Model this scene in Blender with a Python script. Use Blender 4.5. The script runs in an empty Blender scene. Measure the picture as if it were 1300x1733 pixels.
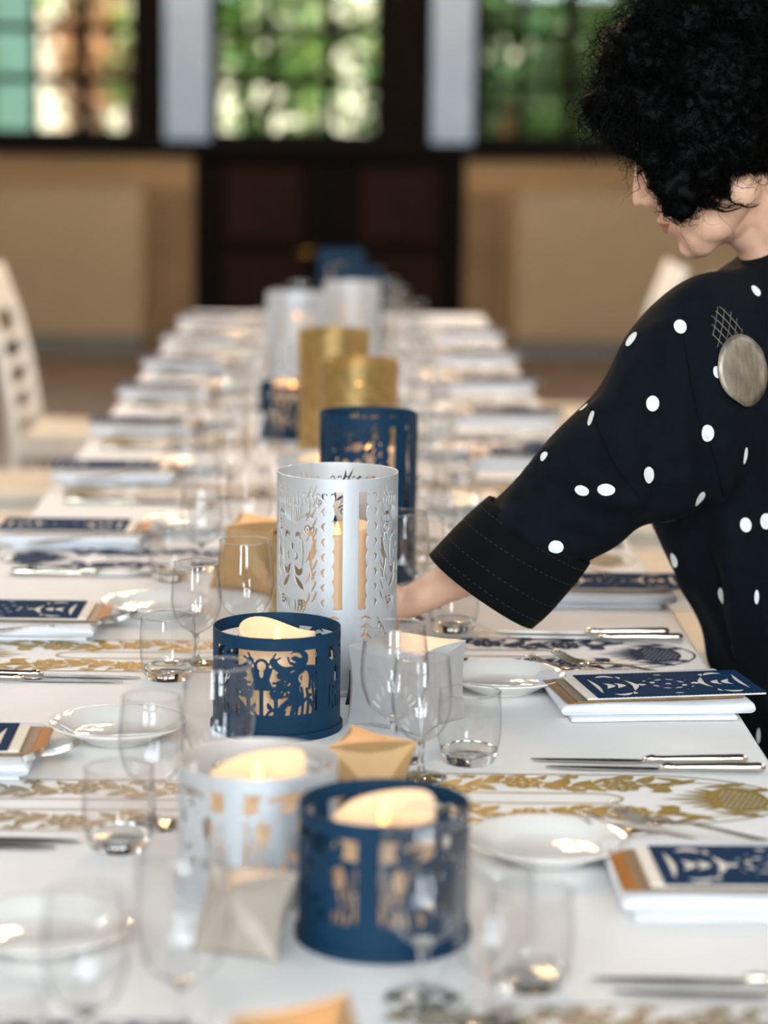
import bpy, bmesh, math, random
import numpy as np
from mathutils import Vector, Matrix, noise
from mathutils.bvhtree import BVHTree
random.seed(7); rng = np.random.default_rng(7)
PI = math.pi
scene = bpy.context.scene
COL = scene.collection

# ------------------------------------------------------------------ camera
FPX = 1733 * 85 / 36.0
PCX, PCY = 650.0, 866.5
CAM = Vector((0, 0, 1.45))
ROLL = math.radians(0.7)
_vx, _vy = 595 - PCX, PCY - 189
_ux = math.cos(ROLL) * _vx - math.sin(ROLL) * _vy
_uy = math.sin(ROLL) * _vx + math.cos(ROLL) * _vy
CROT = (Matrix.Rotation(-math.atan2(-_ux, math.hypot(FPX, _uy)), 3, 'Z')
        @ Matrix.Rotation(PI / 2 - math.atan2(_uy, FPX), 3, 'X') @ Matrix.Rotation(ROLL, 3, 'Z'))
cam_data = bpy.data.cameras.new('camera')
cam_data.sensor_fit = 'VERTICAL'
cam_data.sensor_height = 36
cam_data.sensor_width = 27
cam_data.lens = 85
cam_data.clip_start = 0.05
cam_data.clip_end = 300
cam_data.dof.use_dof = True
cam_data.dof.focus_distance = 2.86
cam_data.dof.aperture_fstop = 2.7
cam = bpy.data.objects.new('camera', cam_data)
cam.matrix_world = Matrix.Translation(CAM) @ CROT.to_4x4()
COL.objects.link(cam)
scene.camera = cam


def ray(px, py):
    return CROT @ Vector(((px - PCX) / FPX, (PCY - py) / FPX, -1.0))


def onz(px, py, z=0.75):
    d = ray(px, py)
    return CAM + d * ((z - CAM.z) / d.z)


def onY(px, py, Y):
    d = ray(px, py)
    return CAM + d * (Y / d.y)


# ------------------------------------------------------------------ world, lights, exposure
scene.view_settings.view_transform = 'Standard'
scene.view_settings.look = 'None'
scene.view_settings.exposure = 0.0
scene.view_settings.gamma = 1.0
scene.view_settings.use_curve_mapping = False
cy = scene.cycles
cy.use_denoising = True
cy.max_bounces = 12
cy.transmission_bounces = 10
cy.transparent_max_bounces = 16
cy.glossy_bounces = 5
cy.diffuse_bounces = 4
cy.sample_clamp_indirect = 6.0
cy.caustics_reflective = False
cy.caustics_refractive = True
cy.blur_glossy = 0.5

world = bpy.data.worlds.new('sky')
scene.world = world
world.use_nodes = True
bg = world.node_tree.nodes['Background']
bg.inputs[0].default_value = (0.90, 0.96, 1.0, 1)
bg.inputs[1].default_value = 3.0


def lamp(name, kind, loc, rot, energy, color, **kw):
    d = bpy.data.lights.new(name, kind)
    d.energy = energy
    d.color = color
    for k, v in kw.items():
        setattr(d, k, v)
    o = bpy.data.objects.new(name, d)
    o.location = loc
    o.rotation_euler = rot
    COL.objects.link(o)
    return o


lamp('sun', 'SUN', (0, -10, 20), (math.radians(38), 0, math.radians(-25)), 8, (1.0, 0.93, 0.8), angle=0.01)
# daylight coming through the tall windows behind the photographer and in the side wall
BACK_Y, FAR_Y, SIDE_X, CEIL_Z = -4.6, 14.53, 4.6, 6.6
BACKWIN = (-2.3, 0.3, 2.9)
SIDEWIN = (-1.5, 2.0, 5.5, 9.0)
WZ0, WZ1 = 3.0, 6.0
for x in BACKWIN:
    lamp('window_daylight', 'AREA', (x, BACK_Y - 0.35, (WZ0 + WZ1) / 2), (PI / 2, 0, 0), 360, (0.80, 0.92, 1.0),
         shape='RECTANGLE', size=1.5, size_y=3.0)
LOWWIN = ((1.07, 1.08), (-2.42, 0.9))
for x, w in LOWWIN:          # tall garden doors below
    lamp('window_daylight', 'AREA', (x, BACK_Y - 0.35, 1.6), (PI / 2, 0, 0), 230 * w, (0.80, 0.92, 1.0),
         shape='RECTANGLE', size=w, size_y=2.3)
for y, pw in zip(SIDEWIN, (40, 50, 130, 400)):
    lamp('window_daylight', 'AREA', (-SIDE_X - 0.35, y, (WZ0 + WZ1) / 2), (PI / 2, 0, -PI / 2), pw, (0.84, 0.93, 1.0),
         shape='RECTANGLE', size=1.5, size_y=3.0)
    lamp('window_daylight', 'AREA', (SIDE_X + 0.35, y, (WZ0 + WZ1) / 2), (PI / 2, 0, PI / 2), pw * .6, (0.84, 0.93, 1.0),
         shape='RECTANGLE', size=1.5, size_y=3.0)

# ------------------------------------------------------------------ helpers


def srgb(r, g, b):
    def f(c):
        c /= 255.0
        return c / 12.92 if c <= 0.04045 else ((c + 0.055) / 1.055) ** 2.4
    return (f(r), f(g), f(b), 1)


MATS = {}


def mat(name, rgb, rough=0.5, metal=0.0, var=0.08, scale=30, bump=0.0, bscale=200, stretch=None, **kw):
    """Principled material with a procedural colour variation and optional fine bump."""
    m = bpy.data.materials.new(name)
    m.use_nodes = True
    nt = m.node_tree
    b = nt.nodes['Principled BSDF']
    c = srgb(*rgb) if max(rgb) > 1.001 else (*rgb, 1)
    tc = nt.nodes.new('ShaderNodeTexCoord')
    mp = nt.nodes.new('ShaderNodeMapping')
    nt.links.new(tc.outputs['Object'], mp.inputs[0])
    if stretch:
        mp.inputs['Scale'].default_value = stretch
    nz = nt.nodes.new('ShaderNodeTexNoise')
    nz.inputs['Scale'].default_value = scale
    nz.inputs['Detail'].default_value = 4
    nt.links.new(mp.outputs[0], nz.inputs['Vector'])
    rp = nt.nodes.new('ShaderNodeValToRGB')
    lo = [max(0, v * (1 - 2 * var)) for v in c[:3]] + [1]
    hi = [min(1, v * (1 + 2 * var)) for v in c[:3]] + [1]
    rp.color_ramp.elements[0].position = 0.3
    rp.color_ramp.elements[1].position = 0.7
    rp.color_ramp.elements[0].color = lo
    rp.color_ramp.elements[1].color = hi
    nt.links.new(nz.outputs[0], rp.inputs[0])
    nt.links.new(rp.outputs[0], b.inputs['Base Color'])
    b.inputs['Roughness'].default_value = rough
    b.inputs['Metallic'].default_value = metal
    for k, v in kw.items():
        b.inputs[k].default_value = v
    if bump:
        n2 = nt.nodes.new('ShaderNodeTexNoise')
        n2.inputs['Scale'].default_value = bscale
        n2.inputs['Detail'].default_value = 3
        nt.links.new(mp.outputs[0], n2.inputs['Vector'])
        bp = nt.nodes.new('ShaderNodeBump')
        bp.inputs['Strength'].default_value = bump
        bp.inputs['Distance'].default_value = 0.002
        nt.links.new(n2.outputs[0], bp.inputs['Height'])
        nt.links.new(bp.outputs[0], b.inputs['Normal'])
    MATS[name] = m
    return m


def glassmat(name, tint=(1, 1, 1), ior=1.45):
    m = bpy.data.materials.new(name)
    m.use_nodes = True
    b = m.node_tree.nodes['Principled BSDF']
    b.inputs['Base Color'].default_value = (*tint, 1)
    b.inputs['Transmission Weight'].default_value = 1
    b.inputs['Roughness'].default_value = 0.0
    b.inputs['IOR'].default_value = ior
    MATS[name] = m
    return m


def panemat(name, ior=1.45, tint=1.0, rough=0.02, edge=1.0):
    m = bpy.data.materials.new(name)
    m.use_nodes = True
    nt = m.node_tree
    nt.nodes.remove(nt.nodes['Principled BSDF'])
    tr = nt.nodes.new('ShaderNodeBsdfTransparent')
    gl = nt.nodes.new('ShaderNodeBsdfGlossy')
    gl.inputs['Roughness'].default_value = rough
    tr.inputs[0].default_value = (tint, tint, tint, 1)
    fr = nt.nodes.new('ShaderNodeFresnel')
    fr.inputs[0].default_value = ior
    mx = nt.nodes.new('ShaderNodeMixShader')
    geo = nt.nodes.new('ShaderNodeNewGeometry')
    mr = nt.nodes.new('ShaderNodeMapRange')      # the same reflectance from both sides of the thin sheet
    mr.inputs['To Min'].default_value = ior
    mr.inputs['To Max'].default_value = 1 / ior
    nt.links.new(geo.outputs['Backfacing'], mr.inputs['Value'])
    nt.links.new(mr.outputs['Result'], fr.inputs[0])
    if edge < 1:                                  # glass looks denser where one looks along the sheet
        lw = nt.nodes.new('ShaderNodeLayerWeight')
        pw = nt.nodes.new('ShaderNodeMath')
        pw.operation = 'POWER'
        pw.inputs[1].default_value = 5
        nt.links.new(lw.outputs['Facing'], pw.inputs[0])
        cm = nt.nodes.new('ShaderNodeMixRGB')
        cm.inputs[1].default_value = (tint, tint, tint, 1)
        cm.inputs[2].default_value = (edge, edge, edge, 1)
        nt.links.new(pw.outputs[0], cm.inputs[0])
        nt.links.new(cm.outputs[0], tr.inputs[0])
    nt.links.new(fr.outputs[0], mx.inputs[0])
    nt.links.new(tr.outputs[0], mx.inputs[1])
    nt.links.new(gl.outputs[0], mx.inputs[2])
    nt.links.new(mx.outputs[0], nt.nodes['Material Output'].inputs[0])
    MATS[name] = m
    return m


def mesh_from(name, verts, faces, smooth=False):
    me = bpy.data.meshes.new(name)
    me.from_pydata([tuple(v) for v in verts], [], faces)
    me.update()
    if smooth:
        me.polygons.foreach_set('use_smooth', [True] * len(me.polygons))
    return me


def obj(name, me, m=None, parent=None, loc=None, rot=None):
    o = bpy.data.objects.new(name, me)
    COL.objects.link(o)
    if m is not None and me is not None and not me.materials:
        me.materials.append(m)
    if parent is not None:
        o.parent = parent
    if loc is not None:
        o.location = loc
    if rot is not None:
        o.rotation_euler = rot
    return o


def recolour(o, m):
    # give this object its own material on a shared mesh
    o.material_slots[0].link = 'OBJECT'
    o.material_slots[0].material = m
    return o


def tag(o, label=None, cat=None, group=None, kind=None):
    if label:
        o['label'] = label
    if cat:
        o['category'] = cat
    if group:
        o['group'] = group
    if kind:
        o['kind'] = kind
    return o


def thing(name, label, cat, loc=(0, 0, 0), rz=0, group=None):
    o = bpy.data.objects.new(name, None)
    o.empty_display_size = 0.05
    COL.objects.link(o)
    o.location = loc
    o.rotation_euler = (0, 0, rz)
    return tag(o, label, cat, group)


def dup(root, loc, rz, label=None, group=None):
    def cp(o, par):
        c = o.copy()
        COL.objects.link(c)
        c.parent = par
        for ch in o.children:
            cp(ch, c)
        return c
    c = cp(root, None)
    c.location = loc
    c.rotation_euler = (0, 0, rz)
    return tag(c, label, None, group)


class MB:
    """collects simple shapes into one mesh"""

    def __init__(s):
        s.v = []
        s.f = []

    def add(s, verts, faces):
        n = len(s.v)
        s.v += [tuple(v) for v in verts]
        s.f += [tuple(i + n for i in f) for f in faces]
        return s

    def box(s, x0, x1, y0, y1, z0, z1):
        v = [(x, y, z) for z in (z0, z1) for y in (y0, y1) for x in (x0, x1)]
        return s.add(v, [(0, 2, 3, 1), (4, 5, 7, 6), (0, 1, 5, 4), (2, 6, 7, 3), (0, 4, 6, 2), (1, 3, 7, 5)])

    def tube(s, pts, rad, seg=8, cap=True):
        pts = [Vector(p) for p in pts]
        if not hasattr(rad, '__len__'):
            rad = [rad] * len(pts)
        n0 = len(s.v)
        up = None
        for i, p in enumerate(pts):
            t = (pts[min(i + 1, len(pts) - 1)] - pts[max(i - 1, 0)])
            t = t.normalized() if t.length > 1e-9 else Vector((0, 0, 1))
            if up is None:
                up = Vector((0, 0, 1)) if abs(t.z) < 0.9 else Vector((1, 0, 0))
            a = t.cross(up)
            a = a.normalized() if a.length > 1e-6 else t.orthogonal().normalized()
            b = a.cross(t).normalized()
            up = b
            for k in range(seg):
                w = 2 * PI * k / seg
                s.v.append(tuple(p + (a * math.cos(w) + b * math.sin(w)) * rad[i]))
        for i in range(len(pts) - 1):
            for k in range(seg):
                q = n0 + i * seg
                k2 = (k + 1) % seg
                s.f.append((q + k, q + k2, q + seg + k2, q + seg + k))
        if cap:
            s.f.append(tuple(n0 + k for k in reversed(range(seg))))
            e = n0 + (len(pts) - 1) * seg
            s.f.append(tuple(e + k for k in range(seg)))
        return s

    def lathe(s, prof, seg=32, cx=0, cy_=0, a0=0.0):
        n0 = len(s.v)
        rings = []
        for (r, z) in prof:
            if r < 1e-6:
                rings.append([len(s.v)])
                s.v.append((cx, cy_, z))
            else:
                rings.append(list(range(len(s.v), len(s.v) + seg)))
                for k in range(seg):
                    w = a0 + 2 * PI * k / seg
                    s.v.append((cx + r * math.cos(w), cy_ + r * math.sin(w), z))
        for A, B in zip(rings[:-1], rings[1:]):
            for k in range(seg):
                k2 = (k + 1) % seg
                if len(A) == 1 and len(B) == 1:
                    continue
                if len(A) == 1:
                    s.f.append((A[0], B[k2], B[k]))
                elif len(B) == 1:
                    s.f.append((A[k], A[k2], B[0]))
                else:
                    s.f.append((A[k], A[k2], B[k2], B[k]))
        return s

    def ellipsoid(s, c, r, seg=16, rings=10, rot=None):
        c = Vector(c)
        n0 = len(s.v)
        V = []
        for i in range(rings + 1):
            th = PI * i / rings
            for k in range(seg):
                w = 2 * PI * k / seg
                p = Vector((r[0] * math.sin(th) * math.cos(w), r[1] * math.sin(th) * math.sin(w), r[2] * math.cos(th)))
                if rot is not None:
                    p = rot @ p
                V.append(tuple(c + p))
        F = []
        for i in range(rings):
            for k in range(seg):
                k2 = (k + 1) % seg
                F.append((i * seg + k, (i + 1) * seg + k, (i + 1) * seg + k2, i * seg + k2))
        return s.add(V, F)

    def mesh(s, name, smooth=False, weld=False, normals=False):
        me = mesh_from(name, s.v, s.f, smooth)
        if weld or normals:
            bm = bmesh.new()
            bm.from_mesh(me)
            if weld:
                bmesh.ops.remove_doubles(bm, verts=bm.verts, dist=1e-6)
            bmesh.ops.recalc_face_normals(bm, faces=bm.faces)
            bm.to_mesh(me)
            bm.free()
        return me

    def build(s, name, m, parent=None, smooth=False, **kw):
        return obj(name, s.mesh(name, smooth), m, parent, **kw)


def bevel(o, w, seg=2):
    md = o.modifiers.new('bevel', 'BEVEL')
    md.width = w
    md.segments = seg
    md.limit_method = 'ANGLE'
    return o


def subsurf(o, n=1):
    md = o.modifiers.new('sub', 'SUBSURF')
    md.levels = n
    md.render_levels = n
    return o


def structure(o):
    o['kind'] = 'structure'
    return o


# ------------------------------------------------------------------ materials
mat('cloth', (240, 238, 236), 0.85, var=0.012, scale=6, bump=0.12, bscale=700)
mat('napkin', (226, 227, 231), 0.9, var=0.01, scale=20, bump=0.15, bscale=900)
mat('navy_paper', (1, 46, 73), 0.6, var=0.05, scale=40, bump=0.05, bscale=500, **{'Specular IOR Level': 0.25})
mat('silver_paper', (200, 204, 208), 0.45, 0.45, var=0.03, scale=60, stretch=(1, 1, 0.05), bump=0.04, bscale=500)
mat('gold_paper', (178, 150, 96), 0.33, 0.7, var=0.15, scale=60, bump=0.25, bscale=120)
mat('gold_card', (188, 150, 102), 0.5, 0.25, var=0.03, scale=50, bump=0.03, bscale=600)
mat('beige_card', (196, 184, 170), 0.48, 0.3, var=0.03, scale=50, bump=0.03, bscale=600)
mat('grey_card', (196, 194, 194), 0.45, 0.35, var=0.03, scale=50, bump=0.03, bscale=600)
mat('mat_gold', (158, 132, 66), 0.5, 0.2, var=0.06, scale=80)
mat('mat_blue', (18, 44, 78), 0.85, 0.0, var=0.1, scale=80, **{'Specular IOR Level': 0.2})
mat('mat_silver', (140, 132, 112), 0.5, 0.2, var=0.06, scale=80)
mat('navy_card', (4, 46, 80), 0.9, var=0.04, scale=60, bump=0.08, bscale=900, **{'Specular IOR Level': 0.15})
mat('cream_card', (236, 226, 212), 0.8, var=0.02, scale=40)
mat('bronze_strip', (176, 122, 52), 0.3, 0.7, var=0.12, scale=90, stretch=(1, 0.05, 1))
mat('pewter_strip', (150, 138, 118), 0.3, 0.7, var=0.1, scale=90, stretch=(1, 0.05, 1))
mat('china', (238, 234, 228), 0.08, var=0.01, scale=10, **{'Coat Weight': 0.5})
mat('steel', (200, 196, 190), 0.12, 1.0, var=0.02, scale=30)
mat('steel_warm', (222, 212, 198), 0.16, 1.0, var=0.02, scale=30)
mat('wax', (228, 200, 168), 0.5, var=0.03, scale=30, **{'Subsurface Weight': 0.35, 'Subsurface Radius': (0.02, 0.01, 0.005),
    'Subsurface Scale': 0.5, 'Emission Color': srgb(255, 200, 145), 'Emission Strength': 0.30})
mat('flame', (255, 200, 120), 0.5, var=0.02, **{'Emission Color': srgb(255, 170, 80), 'Emission Strength': 6.0})
glassmat('clear_glass', (0.985, 0.99, 0.985))
panemat('window_glass')
panemat('thin_glass', 1.75, 0.98, 0.0, 0.35)
mat('floor_wood', (112, 90, 70), 0.35, var=0.12, scale=3, stretch=(6, 0.6, 1), bump=0.03)
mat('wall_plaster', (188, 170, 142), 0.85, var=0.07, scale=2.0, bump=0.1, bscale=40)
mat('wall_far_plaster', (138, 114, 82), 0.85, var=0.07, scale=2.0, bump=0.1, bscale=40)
mat('wall_stone', (112, 92, 66), 0.85, var=0.08, scale=3.0, bump=0.1, bscale=40)
mat('dark_wood', (12, 9, 8), 0.8, var=0.2, scale=4, stretch=(6, 6, 0.6), **{'Specular IOR Level': 0.08})
mat('door_wood', (30, 17, 12), 0.75, var=0.25, scale=4, stretch=(8, 8, 0.5), **{'Specular IOR Level': 0.1})
mat('ceiling_wood', (44, 34, 27), 0.6, var=0.2, scale=4)
mat('white_paint', (142, 166, 192), 0.5, var=0.03, scale=3)  # shutter white with the blue of the skylight put into the base colour
mat('radiator', (140, 120, 86), 0.45, var=0.02, scale=3)
mat('radiator_grey', (84, 84, 78), 0.5, var=0.05, scale=5)
mat('chair_white', (232, 224, 212), 0.4, var=0.03, scale=12)
mat('cushion', (232, 222, 204), 0.9, var=0.03, scale=40, bump=0.1, bscale=500)
mat('table_wood', (150, 110, 70), 0.5, var=0.12, scale=6, stretch=(6, 0.6, 6))
mat('leaf_green', (70, 112, 40), 0.5, var=0.35, scale=2.5, **{'Specular IOR Level': 0.5})
mat('leaf_dark', (40, 82, 36), 0.5, var=0.35, scale=2.5)
mat('leaf_light', (130, 150, 70), 0.5, var=0.3, scale=2.5)
mat('leaf_rust', (168, 120, 80), 0.5, var=0.3, scale=2.5)
mat('bark', (70, 54, 40), 0.9, var=0.2, scale=10)
mat('lawn', (120, 140, 70), 0.9, var=0.3, scale=1.5)
mat('house_wall', (224, 216, 200), 0.9, var=0.05, scale=1.5)
mat('teal_shutter', (78, 112, 104), 0.6, var=0.08, scale=4)
mat('roof_tile', (150, 92, 66), 0.8, var=0.15, scale=5)
mat('brass', (190, 150, 80), 0.25, 1.0, var=0.05)
mat('bulb', (255, 220, 170), 0.3, var=0.01, **{'Emission Color': srgb(255, 205, 150), 'Emission Strength': 600.0})
mat('skin', (222, 176, 148), 0.48, var=0.03, scale=60, **{'Subsurface Weight': 0.12, 'Subsurface Radius': (0.01, 0.004, 0.002), 'Subsurface Scale': 0.5})
mat('lips', (168, 98, 86), 0.4, var=0.05, scale=80)
mat('hair', (2, 2, 2), 0.5, var=0.1, scale=80, **{'Specular IOR Level': 0.06})
mat('dress', (5, 10, 18), 0.9, var=0.2, scale=40, bump=0.08, bscale=900, **{'Specular IOR Level': 0.15})
mat('cuff', (3, 4, 6), 0.9, var=0.1, scale=40, bump=0.1, bscale=900, **{'Specular IOR Level': 0.15})
mat('dot', (222, 222, 218), 0.85, var=0.03, scale=200)
mat('thread', (42, 44, 48), 0.8, var=0.05)
mat('disc_metal', (142, 132, 118), 0.4, 0.6, var=0.14, scale=160, stretch=(1, 1, 0.25), bump=0.2, bscale=400)
mat('net', (120, 112, 100), 0.4, 0.5, var=0.05)
mat('shoe', (20, 18, 18), 0.4, var=0.1)
# ------------------------------------------------------------------ the room
structure(MB().box(-SIDE_X - .3, SIDE_X + .3, BACK_Y - .3, FAR_Y + .3, -0.1, 0).build('floor', MATS['floor_wood']))
structure(MB().box(-SIDE_X - .3, SIDE_X + .3, BACK_Y - .3, FAR_Y + .3, CEIL_Z, CEIL_Z + .15).build('ceiling', MATS['ceiling_wood']))


def wpx(x0, y0, x1, y1, Y=FAR_Y):
    a = onY(x0, (y0 + y1) / 2, Y).x
    b = onY(x1, (y0 + y1) / 2, Y).x
    xm = 555
    return a, b, onY(xm, y1, Y).z, onY(xm, y0, Y).z


def holed_wall(name, along, fixed0, fixed1, lo, hi, holes, m):
    """wall along axis 'x' or 'y' with rectangular openings (c0, c1, z0, z1)"""
    mb = MB()

    def slab(c0, c1, z0, z1):
        if c1 - c0 < 1e-4 or z1 - z0 < 1e-4:
            return
        if along == 'x':
            mb.box(c0, c1, fixed0, fixed1, z0, z1)
        else:
            mb.box(fixed0, fixed1, c0, c1, z0, z1)
    cur = lo
    for (c0, c1, z0, z1) in sorted(holes):
        slab(cur, c0, 0, CEIL_Z)
        slab(c0, c1, 0, z0)
        slab(c0, c1, z1, CEIL_Z)
        cur = c1
    slab(cur, hi, 0, CEIL_Z)
    return structure(mb.build(name, m))


def window(name, along, fixed, c0, c1, z0, z1, bars, heavy, rows, m, pane_off=0.0, fw=0.05):
    """empty > frame, mullion, glazing bars, panes.  bars/heavy: positions along the wall; rows: heights"""
    e = bpy.data.objects.new(name, None)
    COL.objects.link(e)
    e['kind'] = 'structure'

    def slab(nm, a, b, p, q, t, mm):
        mb = MB()
        if along == 'x':
            mb.box(a, b, fixed - t, fixed + t, p, q)
        else:
            mb.box(fixed - t, fixed + t, a, b, p, q)
        return mb.build(nm, mm, e)
    for (a, b, p, q) in ((c0, c0 + fw, z0, z1), (c1 - fw, c1, z0, z1), (c0 + fw, c1 - fw, z0, z0 + fw), (c0 + fw, c1 - fw, z1 - fw, z1)):
        slab('frame', a, b, p, q, 0.05, m)
    for h, w in heavy:
        slab('mullion', h - w / 2, h + w / 2, z0 + fw, z1 - fw, 0.045, m)
    cuts = sorted([c0 + fw] + [h for h, w in heavy] + list(bars) + [c1 - fw])
    for b_ in bars:
        slab('glazing_bar', b_ - .022, b_ + .022, z0 + fw, z1 - fw, 0.015, m)
    for r in rows:
        slab('glazing_bar', c0 + fw, c1 - fw, r - .024, r + .024, 0.014, m)
    zz = [z0 + fw] + list(rows) + [z1 - fw]
    for a, b in zip(cuts[:-1], cuts[1:]):
        for p, q in zip(zz[:-1], zz[1:]):
            slab('pane', a, b, p, q, 0.003, MATS['window_glass'])
    return e


dk = MATS['dark_wood']
# far wall: openings between dark posts
_, _, _, SILL = wpx(300, 240, 600, 262)
WTOP = 3.5
Wn = [(-330, 235, [(139, 18), (-110, 18)], [55, -30, -190, -270]), (357, 650, [(556, 17)], [455]), (809, 1300, [(969, 18), (1150, 18)], [885, 1060])]
holes = []
specs = []
for i, (x0, x1, hv, br) in enumerate(Wn):
    a = onY(x0, 120, FAR_Y).x
    b = onY(x1, 120, FAR_Y).x
    holes.append((a, b, SILL, WTOP))
    specs.append((a, b, [(onY(p, 120, FAR_Y).x, w * 14.53 / FPX) for p, w in hv], [onY(p, 120, FAR_Y).x for p in br]))
DX0, DX1 = onY(328, 400, FAR_Y).x, onY(787, 400, FAR_Y).x
ZD = onY(555, 266, FAR_Y).z
mb = MB()
# lower wall, both sides of the door recess, and the wall above the windows
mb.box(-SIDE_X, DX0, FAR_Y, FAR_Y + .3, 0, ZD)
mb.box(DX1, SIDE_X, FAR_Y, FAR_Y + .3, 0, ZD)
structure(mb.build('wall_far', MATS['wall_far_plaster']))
mb = MB()
mb.box(-SIDE_X, SIDE_X, FAR_Y, FAR_Y + .3, WTOP, CEIL_Z)
structure(mb.build('wall_far_upper', dk))
mb = MB()
mb.box(-SIDE_X, SIDE_X, FAR_Y - .06, FAR_Y + .25, ZD, SILL)
bevel(structure(mb.build('trim_1', dk)), 0.01)
# posts between the windows
posts = [(-SIDE_X, holes[0][0]), (holes[0][1], holes[1][0]), (holes[1][1], holes[2][0]), (holes[2][1], SIDE_X)]
for k, (a, b) in enumerate(posts):
    structure(MB().box(a, b, FAR_Y - .02, FAR_Y + .2, SILL, WTOP).build('trim_%d' % (k + 2), dk))
# white shutters folded beside the windows, blue skylight painted into their colour
for k, (x0, x1) in enumerate(((279, 355), (731, 802))):
    a, b = onY(x0, 120, FAR_Y - .07).x, onY(x1, 120, FAR_Y - .07).x
    e = thing('window_shutter', ['pale bluish folded window shutter between left bright windows, above panelled door',
                                 'pale bluish folded window shutter beside the window behind the curly-haired woman'][k], 'shutter', ((a + b) / 2, FAR_Y - .07, SILL + .0))
    w = (b - a) / 2
    MB().box(-w, w, -.02, .02, 0, 2.1).build('shutter_board', MATS['white_paint'], e)
    for zz in (0.03, 0.35, 0.68, 1.02, 1.36, 1.7, 2.05):
        bevel(MB().box(-w + .012, w - .012, -.032, -.0195, zz - .0, zz + .04).build('shutter_rail', MATS['white_paint'], e), .004)
for i, (a, b, hv, br) in enumerate(specs):
    rows = [onY(500, y, FAR_Y).z for y in (138, 51, -36, -120, -204)]
    window('window_%d' % (i + 1), 'x', FAR_Y + .12, a, b, SILL, WTOP, br, hv, [r for r in rows if r < WTOP - .1], dk)
# double door
for k in range(2):
    w = (DX1 - DX0) / 2
    x0 = DX0 + k * w
    d = bpy.data.objects.new('door_%d' % (k + 1), None)
    COL.objects.link(d)
    d['kind'] = 'structure'
    d.location = (x0, FAR_Y, 0)
    bevel(MB().box(0, w, .02, .08, 0.004, ZD).build('door_leaf', dk, d), .005)
    for (p, q) in ((0.13, 0.60), (0.68, 1.12)):
        bevel(MB().box(.18, w - .16, -.005, .021, p, q).build('door_panel', MATS['door_wood'], d), .012)
    MB().tube([(w - .07 if k == 0 else .07, .02, .62), (w - .07 if k == 0 else .07, -.04, .62), ((w - .19) if k == 0 else .19, -.05, .62)], .009).build('door_handle', MATS['brass'], d, True)
    for xx in (0.02, w - .10):
        bevel(MB().box(xx, xx + .08, -.012, .021, 0.01, ZD - .01).build('door_stile', dk, d), .006)
# radiators on the far wall
for k, (x0, x1) in enumerate(((-270, 243), (872, 1420))):
    a, b = onY(x0, 450, FAR_Y - .16).x, onY(x1, 450, FAR_Y - .16).x
    z1 = onY(555, 322, FAR_Y - .16).z
    z0 = onY(555, 572, FAR_Y - .16).z
    e = thing('panel_radiator', ['wide cream flat panel radiator on far wall, behind the white chair', 'wide cream flat panel radiator on far wall, behind the curly-haired woman'][k], 'radiator', ((a + b) / 2, FAR_Y - .13, 0))
    w = (b - a) / 2
    bevel(MB().box(-w, w, -.06, -.02, z0, z1).build('front_panel', MATS['radiator'], e), .012)
    bevel(MB().box(-w + .01, w - .01, -.02, .06, z0 + .02, z1 - .03).build('convector', MATS['radiator_grey'], e), .004)
    MB().box(-w, w, -.055, .1, 0.0, z0).build('plinth', MATS['radiator_grey'], e)
    bevel(MB().box(-w, w, -.062, .1, z1 - .0, z1 + .02).build('top_grille', MATS['radiator'], e), .004)
structure(MB().box(-SIDE_X, DX0, FAR_Y - .02, FAR_Y + .01, 0, .1).build('baseboard_far', MATS['wall_stone']))
# stone edging beside the door
for k, (x0, x1) in enumerate(((262, 327), (788, 850))):
    a, b = onY(x0, 400, FAR_Y).x, onY(x1, 400, FAR_Y).x
    structure(MB().box(a, b, FAR_Y - .025, FAR_Y + .02, 0, onY(555, 322, FAR_Y).z).build('trim_%d' % (k + 7), MATS['wall_stone']))
# back wall and side walls with tall windows
BW = [(x - .75, x + .75, WZ0, WZ1) for x in BACKWIN]
def split_back():
    # upper band with the high windows, lower band with two garden doors
    mb = MB()
    for (lo, hi, z0, z1, hs) in ((-SIDE_X, SIDE_X, 0, 2.9, [(x - w / 2, x + w / 2, .45, 2.75) for x, w in LOWWIN]), (-SIDE_X, SIDE_X, 2.9, CEIL_Z, BW)):
        cur = lo
        for (c0, c1, a0, a1) in sorted(hs):
            for (p, q, r, t) in ((cur, c0, z0, z1), (c0, c1, z0, a0), (c0, c1, a1, z1)):
                if q - p > 1e-4 and t - r > 1e-4:
                    mb.box(p, q, BACK_Y - .3, BACK_Y, r, t)
            cur = c1
        mb.box(cur, hi, BACK_Y - .3, BACK_Y, z0, z1)
    return structure(mb.build('wall_back', MATS['wall_plaster']))


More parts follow.
